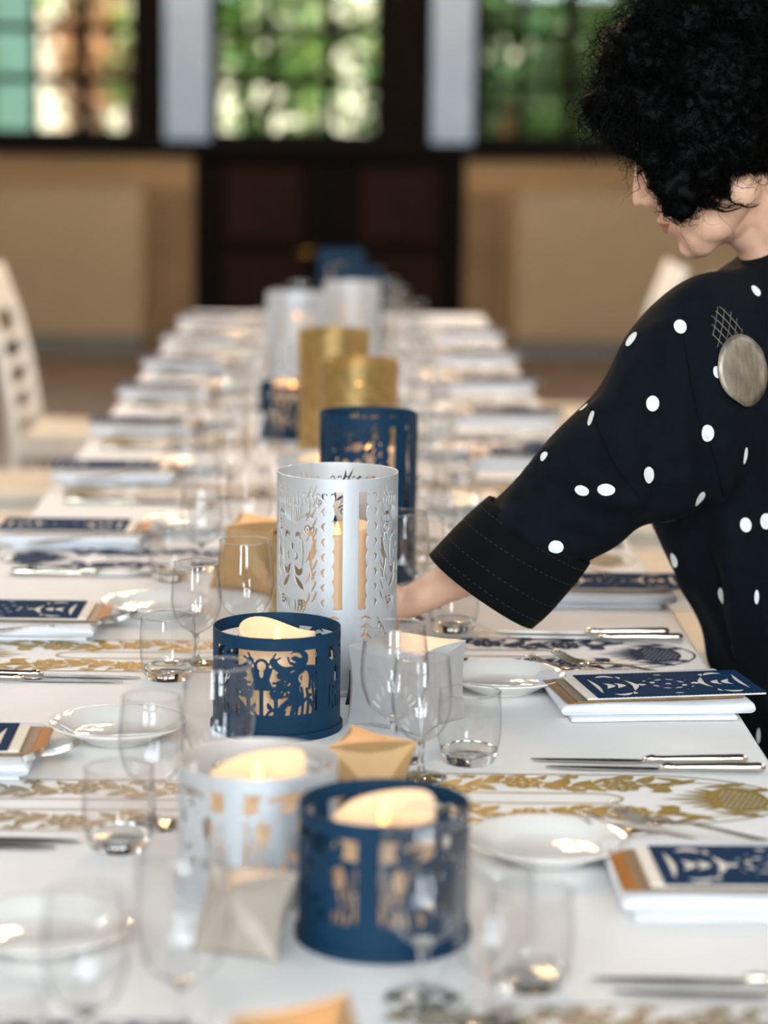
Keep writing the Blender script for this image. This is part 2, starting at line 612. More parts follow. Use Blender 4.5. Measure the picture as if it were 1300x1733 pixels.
split_back()
for k, (x, w) in enumerate(LOWWIN):
    window('window_%d' % (20 + k), 'x', BACK_Y - .15, x - w / 2, x + w / 2, .45, 2.75, [x - w * .25, x + w * .25], [(x, .05)], [.45 + .46 * q for q in range(1, 5)], dk, fw=.04)
SW = [(y - .75, y + .75, WZ0, WZ1) for y in SIDEWIN]
holed_wall('wall_left', 'y', -SIDE_X - .3, -SIDE_X, BACK_Y, FAR_Y + .3, SW, MATS['wall_plaster'])
holed_wall('wall_right', 'y', SIDE_X, SIDE_X + .3, BACK_Y, FAR_Y + .3, SW, MATS['wall_plaster'])
n = 4
for (a, b, z0, z1) in BW:
    window('window_%d' % n, 'x', BACK_Y - .15, a, b, z0, z1, [a + .4, b - .4], [((a + b) / 2, .07)], [z0 + .6 * k for k in range(1, 5)], dk)
    n += 1
for sx in (-1, 1):
    for (a, b, z0, z1) in SW:
        window('window_%d' % n, 'y', sx * (SIDE_X + .15), a, b, z0, z1, [a + .4, b - .4], [((a + b) / 2, .07)], [z0 + .6 * k for k in range(1, 5)], dk)
        n += 1

# chandeliers hanging over the table, above the picture
for k, (yy, txt) in enumerate(((6.3, 'brass ring chandelier over the far half of the table'), (8.3, 'brass ring chandelier over the far table end'), (12.4, 'brass ring chandelier hanging by the panelled door'))):
    e = thing('chandelier', txt, 'chandelier', (-.05, yy, 3.15))
    MB().tube([(0, 0, .1), (0, 0, CEIL_Z - 3.15)], .012).build('stem', MATS['brass'], e, True)
    MB().lathe([(0, CEIL_Z - 3.19), (.07, CEIL_Z - 3.19), (.05, CEIL_Z - 3.152), (0, CEIL_Z - 3.151)], 20).build('ceiling_rose', MATS['brass'], e, True)
    ring = [(.42 * math.cos(2 * PI * i / 40), .42 * math.sin(2 * PI * i / 40), 0) for i in range(41)]
    MB().tube(ring, .014, cap=False).build('ring', MATS['brass'], e, True)
    for i in range(8):
        w = 2 * PI * i / 8
        cx_, sx_ = math.cos(w), math.sin(w)
        MB().tube([(0, 0, .12), (.2 * cx_, .2 * sx_, .05), (.42 * cx_, .42 * sx_, 0)], .007).build('arm', MATS['brass'], e, True)
        MB().lathe([(0, .0), (.018, .0), (.02, .05), (0, .05)], 12, .42 * cx_, .42 * sx_).build('socket', MATS['brass'], e, True)
        MB().lathe([(0, .05), (.015, .055), (.03, .085), (.025, .115), (0, .135)], 12, .42 * cx_, .42 * sx_).build('bulb', MATS['bulb'], e, True)

# ------------------------------------------------------------------ garden beyond the windows
structure(MB().box(-40, 40, FAR_Y + .4, 80, -.3, -.15).build('garden_ground', MATS['lawn']))
e = thing('house', 'pale sunlit house with teal shutters beyond the garden trees', 'house', (-2, 36, -.15))
MB().box(-22, 22, 0, 8, 0, 4.2).build('house_walls', MATS['house_wall'], e)
MB().add([(-22.5, -.6, 4.2), (22.5, -.6, 4.2), (22.5, 8.6, 4.2), (-22.5, 8.6, 4.2), (-22.5, 4, 7), (22.5, 4, 7)], [(0, 1, 5, 4), (2, 3, 4, 5), (0, 4, 3), (1, 2, 5), (3, 2, 1, 0)]).build('house_roof', MATS['roof_tile'], e)
for x in (onY(26, 150, 36).x + 2 - .85, onY(-8, 150, 36).x - 6, onY(-8, 150, 36).x - 12):
    MB().box(x - .55, x + .55, -.03, .05, .9, 3.6).build('house_window', MATS['leaf_dark'], e)
    for s in (-1, 1):
        bevel(MB().box(x + s * .85 - .28, x + s * .85 + .28, -.08, -.001, .6, 3.4).build('house_shutter', MATS['teal_shutter'], e), .01)


def tree(name, label, x, y, h, rx, base, m, n, leaf, group=None):
    r_ = np.random.default_rng(int(abs(x * 977 + y * 131)) + n)
    e = thing(name, label, 'tree' if h > 2.6 else 'shrub', (x, y, -.15), 0, group)
    mb = MB()
    mb.tube([(0, 0, 0), (.03, .02, h * .3), (-.04, 0, h * .6), (0, 0, h * .85)], [.09, .07, .05, .02], 7)
    for i in range(6):
        w = i * 1.1
        z = h * (.3 + .08 * i)
        mb.tube([(0, 0, z), (.3 * rx * math.cos(w), .3 * rx * math.sin(w), z + .2 * h), (.75 * rx * math.cos(w), .75 * rx * math.sin(w), z + .28 * h)], [.035, .025, .01], 5)
    mb.build('trunk', MATS['bark'], e, True)
    # clumps of leaves
    nc = max(10, n // 60)
    cc = r_.normal(size=(nc, 3))
    cc /= np.linalg.norm(cc, axis=1)[:, None]
    cc *= r_.uniform(.25, .95, (nc, 1))
    P = cc[r_.integers(0, nc, n)] + r_.normal(0, .13, (n, 3))
    P[:, 0] *= rx
    P[:, 1] *= rx
    P[:, 2] = base + (h - base) * (P[:, 2] * .5 + .5)
    d = r_.normal(size=(n, 3))
    d /= np.linalg.norm(d, axis=1)[:, None]
    up = r_.normal(size=(n, 3))
    s = np.cross(d, up)
    s /= np.linalg.norm(s, axis=1)[:, None]
    L = leaf * r_.uniform(.6, 1.3, (n, 1))
    V = np.stack([P - d * L, P + s * L * .45, P + d * L, P - s * L * .45], 1).reshape(-1, 3)
    F = [(4 * i, 4 * i + 1, 4 * i + 2, 4 * i + 3) for i in range(n)]
    o = obj('foliage', mesh_from('foliage', V, F), m, e)
    o['kind'] = 'stuff'
    return e


G = MATS
tree('garden_tree', 'rust and pale leaved tree beyond the leftmost window', onY(125, 60, 19).x, 19, 4.0, .62, .9, G['leaf_rust'], 638, .08)
tree('garden_tree', 'olive green tree behind the leftmost window beside the rust one', onY(215, 60, 22).x, 22, 4.2, .85, .3, G['leaf_light'], 813, .09)
tree('garden_shrub', 'low dark green shrub beyond the leftmost window', onY(95, 200, 20.5).x, 20.5, 1.55, .4, .1, G['leaf_dark'], 465, .07)
tree('garden_tree', 'bushy mid green tree beyond the middle window', onY(415, 100, 20).x, 20, 4.0, .85, .2, G['leaf_green'], 1007, .085)
tree('garden_tree', 'pale green loose tree beyond the middle window', onY(520, 100, 24).x, 24, 4.6, 1.0, .3, G['leaf_light'], 813, .10)
tree('garden_shrub', 'dark green rounded shrub beyond the middle window', onY(505, 190, 18.2).x, 18.2, 1.6, .32, .1, G['leaf_dark'], 465, .06)
tree('garden_tree', 'tall fresh green tree beyond the middle window mullion', onY(668, 60, 18.6).x, 18.6, 4.3, .8, .2, G['leaf_green'], 736, .09)
tree('garden_tree', 'deep green tree beyond the window behind the woman', onY(845, 80, 19.5).x, 19.5, 4.0, .8, .2, G['leaf_dark'], 1822, .085)
tree('garden_tree', 'bright green tree beyond the window next to her hair', onY(950, 80, 22).x, 22, 4.2, .95, .2, G['leaf_green'], 2018, .09)
tree('garden_tree', 'wide green tree rising behind the woman\'s hair', onY(1085, 80, 17.3).x, 17.3, 4.4, .95, .2, G['leaf_green'], 2473, .09)
tree('garden_shrub', 'rusty low shrub beyond the window behind the woman', onY(872, 200, 17.6).x, 17.6, 1.6, .3, .1, G['leaf_rust'], 465, .06)
for k, px in enumerate((-250, 330, 760, 1200)):
    tree('garden_tree', 'hazy green tree in the back of the garden before the house', onY(px, 100, 31).x, 31, 5.5, 1.3, .2, [G['leaf_green'], G['leaf_light']][k % 2], 500, .13, 'back garden trees')
# ------------------------------------------------------------------ table and cloth
TX0, TX1, TY0, TY1, TZ = -0.555, 0.468, 1.05, 8.5, 0.75
e = thing('trestle_table', 'long wooden trestle table under the white cloth', 'table', ((TX0 + TX1) / 2, (TY0 + TY1) / 2, 0))
hw, hl = (TX1 - TX0) / 2 - .008, (TY1 - TY0) / 2 - .008
MB().box(-hw, hw, -hl, hl, TZ - .04, TZ - .004).build('tabletop', MATS['table_wood'], e)
for yy in (-hl + .3, -hl * .34, hl * .34, hl - .3):
    for xx in (-hw + .1, hw - .1):
        MB().box(xx - .03, xx + .03, yy - .03, yy + .03, 0, TZ - .04).build('leg', MATS['table_wood'], e)
    MB().box(-hw + .1, hw - .1, yy - .015, yy + .015, .2, .26).build('stretcher', MATS['table_wood'], e)
# the cloth: flat top, rounded edge, wavy hanging skirt
path = []
per = []
W_, L_ = TX1 - TX0, TY1 - TY0
nseg = 24


def perim(n_long=150, n_short=24):
    pts = []
    for i in range(n_short):
        pts.append((TX0 + W_ * i / n_short, TY0, 0, -1))
    for i in range(n_long):
        pts.append((TX1, TY0 + L_ * i / n_long, 1, 0))
    for i in range(n_short):
        pts.append((TX1 - W_ * i / n_short, TY1, 0, 1))
    for i in range(n_long):
        pts.append((TX0, TY1 - L_ * i / n_long, -1, 0))
    return pts


pp = perim()
rings = [(-0.006, 0.0), (-.001, -.0015), (0.002, -0.006), (.004, -0.02), (.008, -.10), (.013, -.2), (.016, -.30)]
V, F = [], []
for (off, dz) in rings:
    for i, (x, y, nx, ny) in enumerate(pp):
        w = (math.sin(i * .55) + .6 * math.sin(i * .23 + 1)) * .006 * min(1, -dz / .2)
        q = off + w
        V.append((x + nx * q, y + ny * q, TZ + dz))
N = len(pp)
for r in range(len(rings) - 1):
    for i in range(N):
        F.append((r * N + i, (r + 1) * N + i, (r + 1) * N + (i + 1) % N, r * N + (i + 1) % N))
F.append(tuple(range(N)))
me = mesh_from('tablecloth', V, F, True)
me.polygons[len(me.polygons) - 1].use_smooth = False
cl = obj('tablecloth', me, MATS['cloth'])
tag(cl, 'long white linen tablecloth hanging over the banquet table', 'tablecloth')

# ------------------------------------------------------------------ laser-cut sheets


class Art:
    """signed field on a grid: > 0 is paper, < 0 is cut away (metres)"""

    def __init__(s, w, h, cell, solid=True):
        s.w, s.h = w, h
        s.nx, s.ny = int(round(w / cell)), int(round(h / cell))
        s.x = np.linspace(0, w, s.nx + 1)
        s.y = np.linspace(0, h, s.ny + 1)
        s.X, s.Y = np.meshgrid(s.x, s.y)
        s.F = np.full(s.X.shape, 0.02 if solid else -0.02)

    def _win(s, x0, x1, y0, y1):
        i0 = max(0, np.searchsorted(s.x, x0) - 1)
        i1 = min(s.nx + 1, np.searchsorted(s.x, x1) + 1)
        j0 = max(0, np.searchsorted(s.y, y0) - 1)
        j1 = min(s.ny + 1, np.searchsorted(s.y, y1) + 1)
        return slice(j0, j1), slice(i0, i1)

    def _apply(s, sl, d, cut):
        if cut:
            s.F[sl] = np.minimum(s.F[sl], d)
        else:
            s.F[sl] = np.maximum(s.F[sl], -d)

    def ell(s, cx, cy, rx, ry=None, cut=False, rot=0):
        ry = ry or rx
        m = max(rx, ry) * 1.1 + .003
        sl = s._win(cx - m, cx + m, cy - m, cy + m)
        dx, dy = s.X[sl] - cx, s.Y[sl] - cy
        c, n_ = math.cos(rot), math.sin(rot)
        u, v = dx * c + dy * n_, -dx * n_ + dy * c
        d = (np.sqrt((u / rx) ** 2 + (v / ry) ** 2) - 1) * min(rx, ry)
        s._apply(sl, d, cut)

    def rect(s, x0, x1, y0, y1, cut=False):
        sl = s._win(x0 - .003, x1 + .003, y0 - .003, y1 + .003)
        d = np.maximum(np.maximum(x0 - s.X[sl], s.X[sl] - x1), np.maximum(y0 - s.Y[sl], s.Y[sl] - y1))
        s._apply(sl, d, cut)

    def stroke(s, pts, r, cut=False, prof=None, n=None):
        """catmull-rom stroke; prof: 'leaf' (thin ends), 'tail' (thins out), None even"""
        P = crom(pts, 10)
        if prof == 'leaf':
            R = lambda t: r * max(.12, math.sin(PI * t)) 
        elif prof == 'tail':
            R = lambda t: r * (1 - .8 * t)
        else:
            R = lambda t: r
        x0, x1 = P[:, 0].min() - r - .002, P[:, 0].max() + r + .002
        y0, y1 = P[:, 1].min() - r - .002, P[:, 1].max() + r + .002
        sl = s._win(x0, x1, y0, y1)
        X, Y = s.X[sl], s.Y[sl]
        d = np.full(X.shape, 1.0)
        m = len(P) - 1
        for i in range(m):
            a, b = P[i], P[i + 1]
            e_ = b - a
            l2 = max(1e-12, (e_ ** 2).sum())
            t = np.clip(((X - a[0]) * e_[0] + (Y - a[1]) * e_[1]) / l2, 0, 1)
            ra, rb = R(i / m), R((i + 1) / m)
            dd = np.hypot(X - a[0] - t * e_[0], Y - a[1] - t * e_[1]) - (ra + (rb - ra) * t)
            d = np.minimum(d, dd)
        s._apply(sl, d, cut)

    def poly(s, pts, cut=False):
        P = np.array(pts, float)
        sl = s._win(P[:, 0].min() - .003, P[:, 0].max() + .003, P[:, 1].min() - .003, P[:, 1].max() + .003)
        X, Y = s.X[sl], s.Y[sl]
        d = np.full(X.shape, 1.0)
        ins = np.zeros(X.shape, bool)
        for a, b in zip(P, np.roll(P, -1, 0)):
            e_ = b - a
            l2 = max(1e-12, (e_ ** 2).sum())
            t = np.clip(((X - a[0]) * e_[0] + (Y - a[1]) * e_[1]) / l2, 0, 1)
            d = np.minimum(d, np.hypot(X - a[0] - t * e_[0], Y - a[1] - t * e_[1]))
            cond = ((a[1] > Y) != (b[1] > Y))
            with np.errstate(divide='ignore', invalid='ignore'):
                xi = (b[0] - a[0]) * (Y - a[1]) / (b[1] - a[1] if b[1] != a[1] else 1e-12) + a[0]
            ins ^= cond & (X < xi)
        s._apply(sl, np.where(ins, -d, d), cut)

    def spiral(s, cx, cy, r0, turns, r, cut=False, a0=0, flip=1):
        pts = []
        n_ = int(10 * turns)
        for i in range(n_ + 1):
            t = i / n_
            w = a0 + flip * 2 * PI * turns * t
            rr = r0 * (1 - .85 * t)
            pts.append((cx + rr * math.cos(w), cy + rr * math.sin(w)))
        s.stroke(pts, r, cut)

    def flower(s, cx, cy, r, petals=7, cut=False):
        for k in range(petals):
            w = 2 * PI * k / petals
            s.ell(cx + r * .62 * math.cos(w), cy + r * .62 * math.sin(w), r * .40, r * .30, cut, w)
        s.ell(cx, cy, r * .3, None, cut)


def crom(pts, n=10):
    P = [np.array(p, float) for p in pts]
    if len(P) == 2:
        return np.array([P[0] + (P[1] - P[0]) * t for t in np.linspace(0, 1, 4)])
    P = [2 * P[0] - P[1]] + P + [2 * P[-1] - P[-2]]
    out = []
    for i in range(1, len(P) - 2):
        a, b, c, d = P[i - 1:i + 3]
        for t in np.linspace(0, 1, n, endpoint=False):
            out.append(.5 * (2 * b + (c - a) * t + (2 * a - 5 * b + 4 * c - d) * t * t + (3 * b - a - 3 * c + d) * t ** 3))
    out.append(P[-2])
    return np.array(out)


def sheet(name, x, y, F, fn, wrap=False):
    """marching squares over the field F > 0; fn maps (u, v) arrays to 3D"""
    F = np.where(np.abs(F) < 1e-6, 1e-6, F)
    ny, nx = F.shape
    X, Y = np.meshgrid(x, y)
    ins = F > 0
    gi = np.full(F.shape, -1, int)
    gi[ins] = np.arange(ins.sum())
    U = [X[ins]]
    Vv = [Y[ins]]
    n_ = int(ins.sum())
    he = np.full((ny, nx - 1), -1, int)
    m = ins[:, :-1] != ins[:, 1:]
    t = F[:, :-1][m] / (F[:, :-1][m] - F[:, 1:][m])
    he[m] = n_ + np.arange(m.sum())
    U.append(X[:, :-1][m] + t * (X[:, 1:][m] - X[:, :-1][m]))
    Vv.append(Y[:, :-1][m])
    n_ += int(m.sum())
    ve = np.full((ny - 1, nx), -1, int)
    m = ins[:-1] != ins[1:]
    t = F[:-1][m] / (F[:-1][m] - F[1:][m])
    ve[m] = n_ + np.arange(m.sum())
    U.append(X[:-1][m])
    Vv.append(Y[:-1][m] + t * (Y[1:][m] - Y[:-1][m]))
    n_ += int(m.sum())
    U = np.concatenate(U)
    Vv = np.concatenate(Vv)
    a, b, c, d = ins[:-1, :-1], ins[:-1, 1:], ins[1:, 1:], ins[1:, :-1]
    full = a & b & c & d
    faces = np.stack([gi[:-1, :-1][full], gi[:-1, 1:][full], gi[1:, 1:][full], gi[1:, :-1][full]], 1).tolist()
    part = (a | b | c | d) & ~full
    for j, i in zip(*np.nonzero(part)):
        cs = (gi[j, i], gi[j, i + 1], gi[j + 1, i + 1], gi[j + 1, i])
        es = (he[j, i], ve[j, i + 1], he[j + 1, i], ve[j, i])
        f = []
        for k in range(4):
            if cs[k] >= 0:
                f.append(int(cs[k]))
            if es[k] >= 0:
                f.append(int(es[k]))
        if len(f) >= 3:
            faces.append(f)
    V3 = fn(U, Vv)
    me = bpy.data.meshes.new(name)
    me.from_pydata(V3.tolist(), [], faces)
    if wrap:
        bm = bmesh.new()
        bm.from_mesh(me)
        bmesh.ops.remove_doubles(bm, verts=bm.verts, dist=1e-5)
        bm.to_mesh(me)
        bm.free()
    me.update()
    return me


# --- art of the short lanterns: two figures at a laid table between flowers (three panels round)
RS = 0.0725
HS = 0.1125
PW = 2 * PI * RS / 3


def short_art():
    A = Art(PW, HS, PW / 190)
    m = .0095
    x0, x1, y0, y1 = m, PW - m, .024, HS - .0145
    A.rect(x0, x1, y0, y1, True)
    w, h = x1 - x0, y1 - y0

    def X(u):
        return x0 + u * w

    def Y(v):
        return y0 + v * h

    def S(pts, r, cut=False, prof=None, fl=False):
        A.stroke([(X(1 - p[0] if fl else p[0]), Y(p[1])) for p in pts], r, cut, prof)

    def E(u, v, rx, ry=None, cut=False, rot=0, fl=False):
        A.ell(X(1 - u if fl else u), Y(v), rx, ry or rx, cut, -rot if fl else rot)

    for fl in (False, True):
        # head with cap of hair, face cut open, eye
        E(.82, .875, .0115, .0105, fl=fl)
        E(.79, .86, .0085, .0085, True, fl=fl)
        S([(.725, .90), (.735, .84), (.75, .80)], .0011, fl=fl)
        S([(.755, .885), (.79, .905), (.82, .88)], .0010, fl=fl)
        E(.785, .865, .0028, .0019, fl=fl)
        S([(.75, .81), (.80, .785), (.85, .80)], .0016, fl=fl)
        # neck, torso, arms raised with chopsticks
        S([(.84, .80), (.82, .70), (.79, .60)], .0066, fl=fl)
        S([(.82, .72), (.70, .70), (.63, .76), (.60, .84)], .0042, fl=fl)
        S([(.82, .62), (.72, .58), (.66, .62)], .004, fl=fl)
        S([(.62, .96), (.575, .82), (.53, .72)], .0009, fl=fl)
        S([(.66, .90), (.585, .82), (.50, .74)], .0009, fl=fl)
        S([(.79, .70), (.74, .665)], .001, True, 'leaf', fl)
        S([(.80, .66), (.75, .63)], .001, True, 'leaf', fl)
        # sleeve drapery falling at the side
        for q in range(3):
            S([(.89 + .03 * q, .72 - .02 * q), (.925 + .026 * q, .60), (.92 + .032 * q, .40)], .0013, fl=fl)
        S([(.86, .73), (.93, .72), (1.0, .70)], .0032, fl=fl)
        # flower on the skirt
        S([(.80, .58), (.77, .42), (.79, .26)], .0075, fl=fl)
        E(.70, .42, .0105, .0105, fl=fl)
        for k in range(8):
            a_ = 2 * PI * k / 8
            A.ell(X(1 - .70 if fl else .70) + .0066 * math.cos(a_), Y(.42) + .0066 * math.sin(a_), .0024, .0013, True, a_)
        E(.70, .42, .0021, None, True, fl=fl)
        A.spiral(X(1 - .86 if fl else .86), Y(.56), .006, 1.3, .0012, True, a0=1, flip=-1 if fl else 1)
        # legs, stems and reeds standing at the foot
        S([(.78, .27), (.71, .16), (.665, .02)], .0042, fl=fl)
        S([(.74, .16), (.70, .06)], .0012, True, 'leaf', fl)
        for u, t in ((.80, .3), (.85, .42), (.90, .40), (.955, .45)):
            S([(u, 0), (u + .01, t * .5), (u - .005, t)], .0015, fl=fl)
        S([(.80, .12), (.86, .2), (.93, .3)], .0016, fl=fl)
        S([(.985, .02), (.95, .12), (.93, .22)], .0014, fl=fl)
        # bowl on low table
        E(.655, .50, .004, .0036, fl=fl)
        S([(.60, .505), (.71, .505)], .0012, fl=fl)
        S([(.655, .49), (.64, .43)], .0022, fl=fl)
    # pot with a handle in the middle
    A.poly([(X(.40), Y(.74)), (X(.60), Y(.74)), (X(.565), Y(.53)), (X(.435), Y(.53))])
    E(.5, .765, .0085, .0085)
    E(.5, .765, .0052, .0056, True)
    E(.5, .655, .0026, .0055, True)
    A.poly([(X(.43), Y(.54)), (X(.57), Y(.54)), (X(.60), Y(.42)), (X(.40), Y(.42))])
    S([(.26, .42), (.74, .42)], .0022)
    S([(.34, .42), (.36, .36), (.33, .30)], .0028)
    S([(.66, .42), (.64, .36), (.67, .30)], .0028)
    # two tulips with leaves and crossed stems under the table
    for u in (.38, .62):
        E(u, .31, .0056, .005)
        E(u - .03, .35, .0026, .004)
        E(u + .03, .35, .0026, .004)
        S([(u, .30), (u + .005, .15), (u, 0)], .0024)
        S([(u, .05), (u - .05, .13), (u - .065, .2)], .0024, prof='leaf')
        S([(u, .05), (u + .05, .13), (u + .065, .2)], .0024, prof='leaf')
        S([(u - .075, .0), (u - .05, .06), (u, .10)], .0014)
        S([(u + .075, .0), (u + .05, .06), (u, .10)], .0014)
    S([(.5, .42), (.5, .0)], .0022)
    S([(.25, .42), (.22, .2), (.24, 0)], .0026)
    S([(.75, .42), (.78, .2), (.76, 0)], .0026)
    return A


RT = 0.0735
HT = 0.246
PWT = 2 * PI * RT / 3


def tall_art(strips=True, dense=True):
    A = Art(PWT, .272, PWT / 165)
    yT = .272 - .016
    m = .010          # half a post
    sw = .0125        # open strip beside it
    rr = np.random.default_rng(3)
    if strips:
        for fl in (False, True):
            A_x = (lambda u: PWT - u) if fl else (lambda u: u)
            xs = [m, m + sw]
            A.rect(min(A_x(xs[0]), A_x(xs[1])), max(A_x(xs[0]), A_x(xs[1])), .105, yT, True)
            for k in range(8):   # scalloped edge
                yy = .112 + k * .0195
                A.ell(A_x(m + sw + .0012), yy, .0042, .0098)
    def T(pts, r, cut=True, prof='leaf'):
        for fl in (False, True):
            A.stroke([((PWT - p[0]) if fl else p[0], p[1]) for p in pts], r, cut, prof)
    # crescents along the scallops
    for k in range(8):
        yy = .113 + k * .0195
        x_ = m + sw + .010
        T([(x_ - .002, yy + .0065), (x_ + .0022, yy + .001), (x_ - .001, yy - .0065)], .0013)
    # flowing mane
    for k in range(11):
        yy = .118 + k * .0135
        x_ = m + sw + .018
        T([(x_, yy + .012), (x_ + .003 + .001 * (k % 3), yy + .003), (x_ + .0085, yy - .007)], .00115)
        if k % 2 == 0:
            T([(x_ + .010, yy + .010), (x_ + .011, yy), (x_ + .018, yy - .012)], .0012)
    T([(m + sw + .032, .215), (m + sw + .022, .19), (m + sw + .027, .165), (m + sw + .020, .135)], .0022)
    T([(m + sw + .040, .20), (m + sw + .037, .175), (m + sw + .040, .15)], .0010)
    # curls
    for fl in (False, True):
        fx = (lambda u: PWT - u) if fl else (lambda u: u)
        A.spiral(fx(m + sw + .030), .207, .0078, 1.6, .0009, True, a0=.5, flip=-1 if fl else 1)
        A.spiral(fx(m + sw + .037), .112, .006, 1.4, .0010, True, a0=2.5, flip=1 if fl else -1)
        A.spiral(fx(m + sw + .016), .243, .0048, 1.2, .0008, True, a0=2.5, flip=1 if fl else -1)
    T([(m + sw + .022, .222), (m + sw + .031, .226), (m + sw + .041, .220)], .0022)
    # rays at the crown
    for k in range(7):
        x_ = m + sw + .018 + k * .0058
        T([(x_, .232 + .002 * (k % 2)), (x_ - .002, .240), (x_ + .001, .2505)], .0009)
    for k in range(6):
        x_ = m + .012 + k * .009
        T([(x_ - .004, .249), (x_, .2535), (x_ + .004, .249)], .0008)
    # the face in the middle of the panel: eyes, nose, mouth
    c = PWT / 2
    for s_ in (-1, 1):
        A.stroke([(c + s_ * .004, .196), (c + s_ * .010, .199), (c + s_ * .016, .192)], .0034, True, 'leaf')
        A.ell(c + s_ * .0095, .1955, .0017, .0017)
        A.stroke([(c + s_ * .003, .160), (c + s_ * .010, .150), (c + s_ * .017, .156)], .0042, True, 'leaf')
        A.stroke([(c + s_ * .004, .146), (c + s_ * .012, .136), (c + s_ * .019, .128)], .0034, True, 'leaf')
        A.stroke([(c + s_ * .005, .178), (c + s_ * .008, .170), (c + s_ * .004, .165)], .0014, True, 'leaf')
        for q in range(4):
            A.stroke([(c + s_ * (.004 + .004 * q), .118), (c + s_ * (.006 + .005 * q), .108), (c + s_ * (.004 + .004 * q), .096)], .0012, True, 'leaf')
            A.stroke([(c + s_ * (.002 + .003 * q), .238), (c + s_ * (.003 + .0035 * q), .225), (c + s_ * (.002 + .002 * q), .212)], .0010, True, 'leaf')
    A.ell(c, .183, .0022, .0045, True)
    # fans of arcs in the lower part
    for k in range(6):
        yy = .092 - k * .0115
        T([(m + .002, yy), (m + .010, yy + .0035), (m + .020, yy - .002 - .001 * k)], .0014 + .0003 * k)
    for k in range(6):
        r_ = .006 + .0036 * k
        for s_ in (-1, 1):
            A.stroke([(c + s_ * r_, .030), (c + s_ * r_ * .82, .030 + r_ * .75), (c + s_ * r_ * .25, .030 + r_ * 1.12)], .0011, True, 'leaf')
    for k in range(5):
        T([(m + .026 + .004 * k, .095 - .006 * k), (m + .030 + .004 * k, .088 - .006 * k), (m + .029 + .004 * k, .078 - .006 * k)], .0012)
    for k in range(7):
        x_ = m + .004 + k * .010
        T([(x_ - .003, .023), (x_, .0275), (x_ + .003, .023)], .0010)
    return A


def gold_art():
    A = Art(PWT, .272, PWT / 120)
    rr = np.random.default_rng(11)
    for k in range(9):
        for j in range(5):
            x_ = PWT * (j + .5 + .5 * (k % 2) * .6) / 5.6
            y_ = .035 + k * .024
            A.stroke([(x_ - .006, y_ - .004), (x_, y_ + .004), (x_ + .006, y_ - .002)], .0012, True, 'leaf')
            A.ell(x_, y_ - .006, .0015, None, True)
    return A


def cyl_mesh(name, A, R, z0=0.0, ky=1.0):
    x = np.concatenate([A.x[:-1] + k * A.w for k in range(3)] + [[3 * A.w]])
    F = np.concatenate([A.F[:, :-1]] * 3 + [A.F[:, :1]], 1)

    def fn(U, V):
        w = U / R
        return np.stack([R * np.sin(w), -R * np.cos(w), V * ky + z0], 1)
    me = sheet(name, x, A.y, F, fn, True)
    me.polygons.foreach_set('use_smooth', [True] * len(me.polygons))
    return me


_a = short_art()
SHORT = dict.fromkeys(('navy', 'silver'), cyl_mesh('shade_short', _a, RS))
SHORT['gold'] = cyl_mesh('shade_short', gold_art(), RS)
bm = bmesh.new()
bm.from_mesh(SHORT['gold'])
_g = bmesh.ops.bisect_plane(bm, geom=bm.verts[:] + bm.edges[:] + bm.faces[:], plane_co=(0, 0, HS), plane_no=(0, 0, 1), clear_outer=True)
bm.to_mesh(SHORT['gold'])
bm.free()
_a = tall_art()
TALL = dict.fromkeys(('navy', 'silver'), cyl_mesh('shade_tall', _a, RT, 0.0, HT / .272))
TALL['gold'] = cyl_mesh('shade_tall', gold_art(), RT, 0.0, HT / .272)
for c in ('silver', 'gold'):
    SHORT[c].materials.append(MATS[c + '_paper'])
    TALL[c].materials.append(MATS[c + '_paper'])


def candle_mesh(r, h, seed):
    V, F = [], []
    seg = 40
    rr = random.Random(seed)
    ph = [rr.uniform(0, 6.28) for _ in range(4)]

    def edge(w):
        return h + .006 * math.sin(w + ph[0]) + .004 * math.sin(2 * w + ph[1]) + .002 * math.sin(3 * w + ph[2])
    prof = [('b', 0.0), ('b', r * .97), ('s', .004), ('s', .33), ('s', .66), ('s', .96), ('t', .985), ('t', .93), ('i', .86), ('i', .5), ('c', .1)]
    for kind, q in prof:
        for k in range(seg):
            w = 2 * PI * k / seg
            e_ = edge(w)
            if kind == 'b':
                rad, z = q, 0
            elif kind == 's':
                rad, z = r * (1 + .004 * math.sin(5 * w)), q * e_ if q > .01 else q
            elif kind == 't':
                rad, z = r * q, e_
            elif kind == 'i':
                rad, z = r * q, h - .012 - .004 * (1 - q)
            else:
                rad, z = r * q, h - .016
            V.append((rad * math.cos(w), rad * math.sin(w), z))
    for i in range(len(prof) - 1):
        for k in range(seg):
            F.append((i * seg + k, i * seg + (k + 1) % seg, (i + 1) * seg + (k + 1) % seg, (i + 1) * seg + k))
    F.append(tuple((len(prof) - 1) * seg + k for k in range(seg)))
    me = mesh_from('wax_body', V, F, True)
    me.materials.append(MATS['wax'])
    return me


CANDS = {'short': candle_mesh(.044, .108, 4), 'tall': candle_mesh(.042, 0.19, 9)}
FLAME = MB().lathe([(0, 0), (.0035, .003), (.0045, .009), (.003, .017), (0, .026)], 12).mesh('flame', True)
BASES = {}


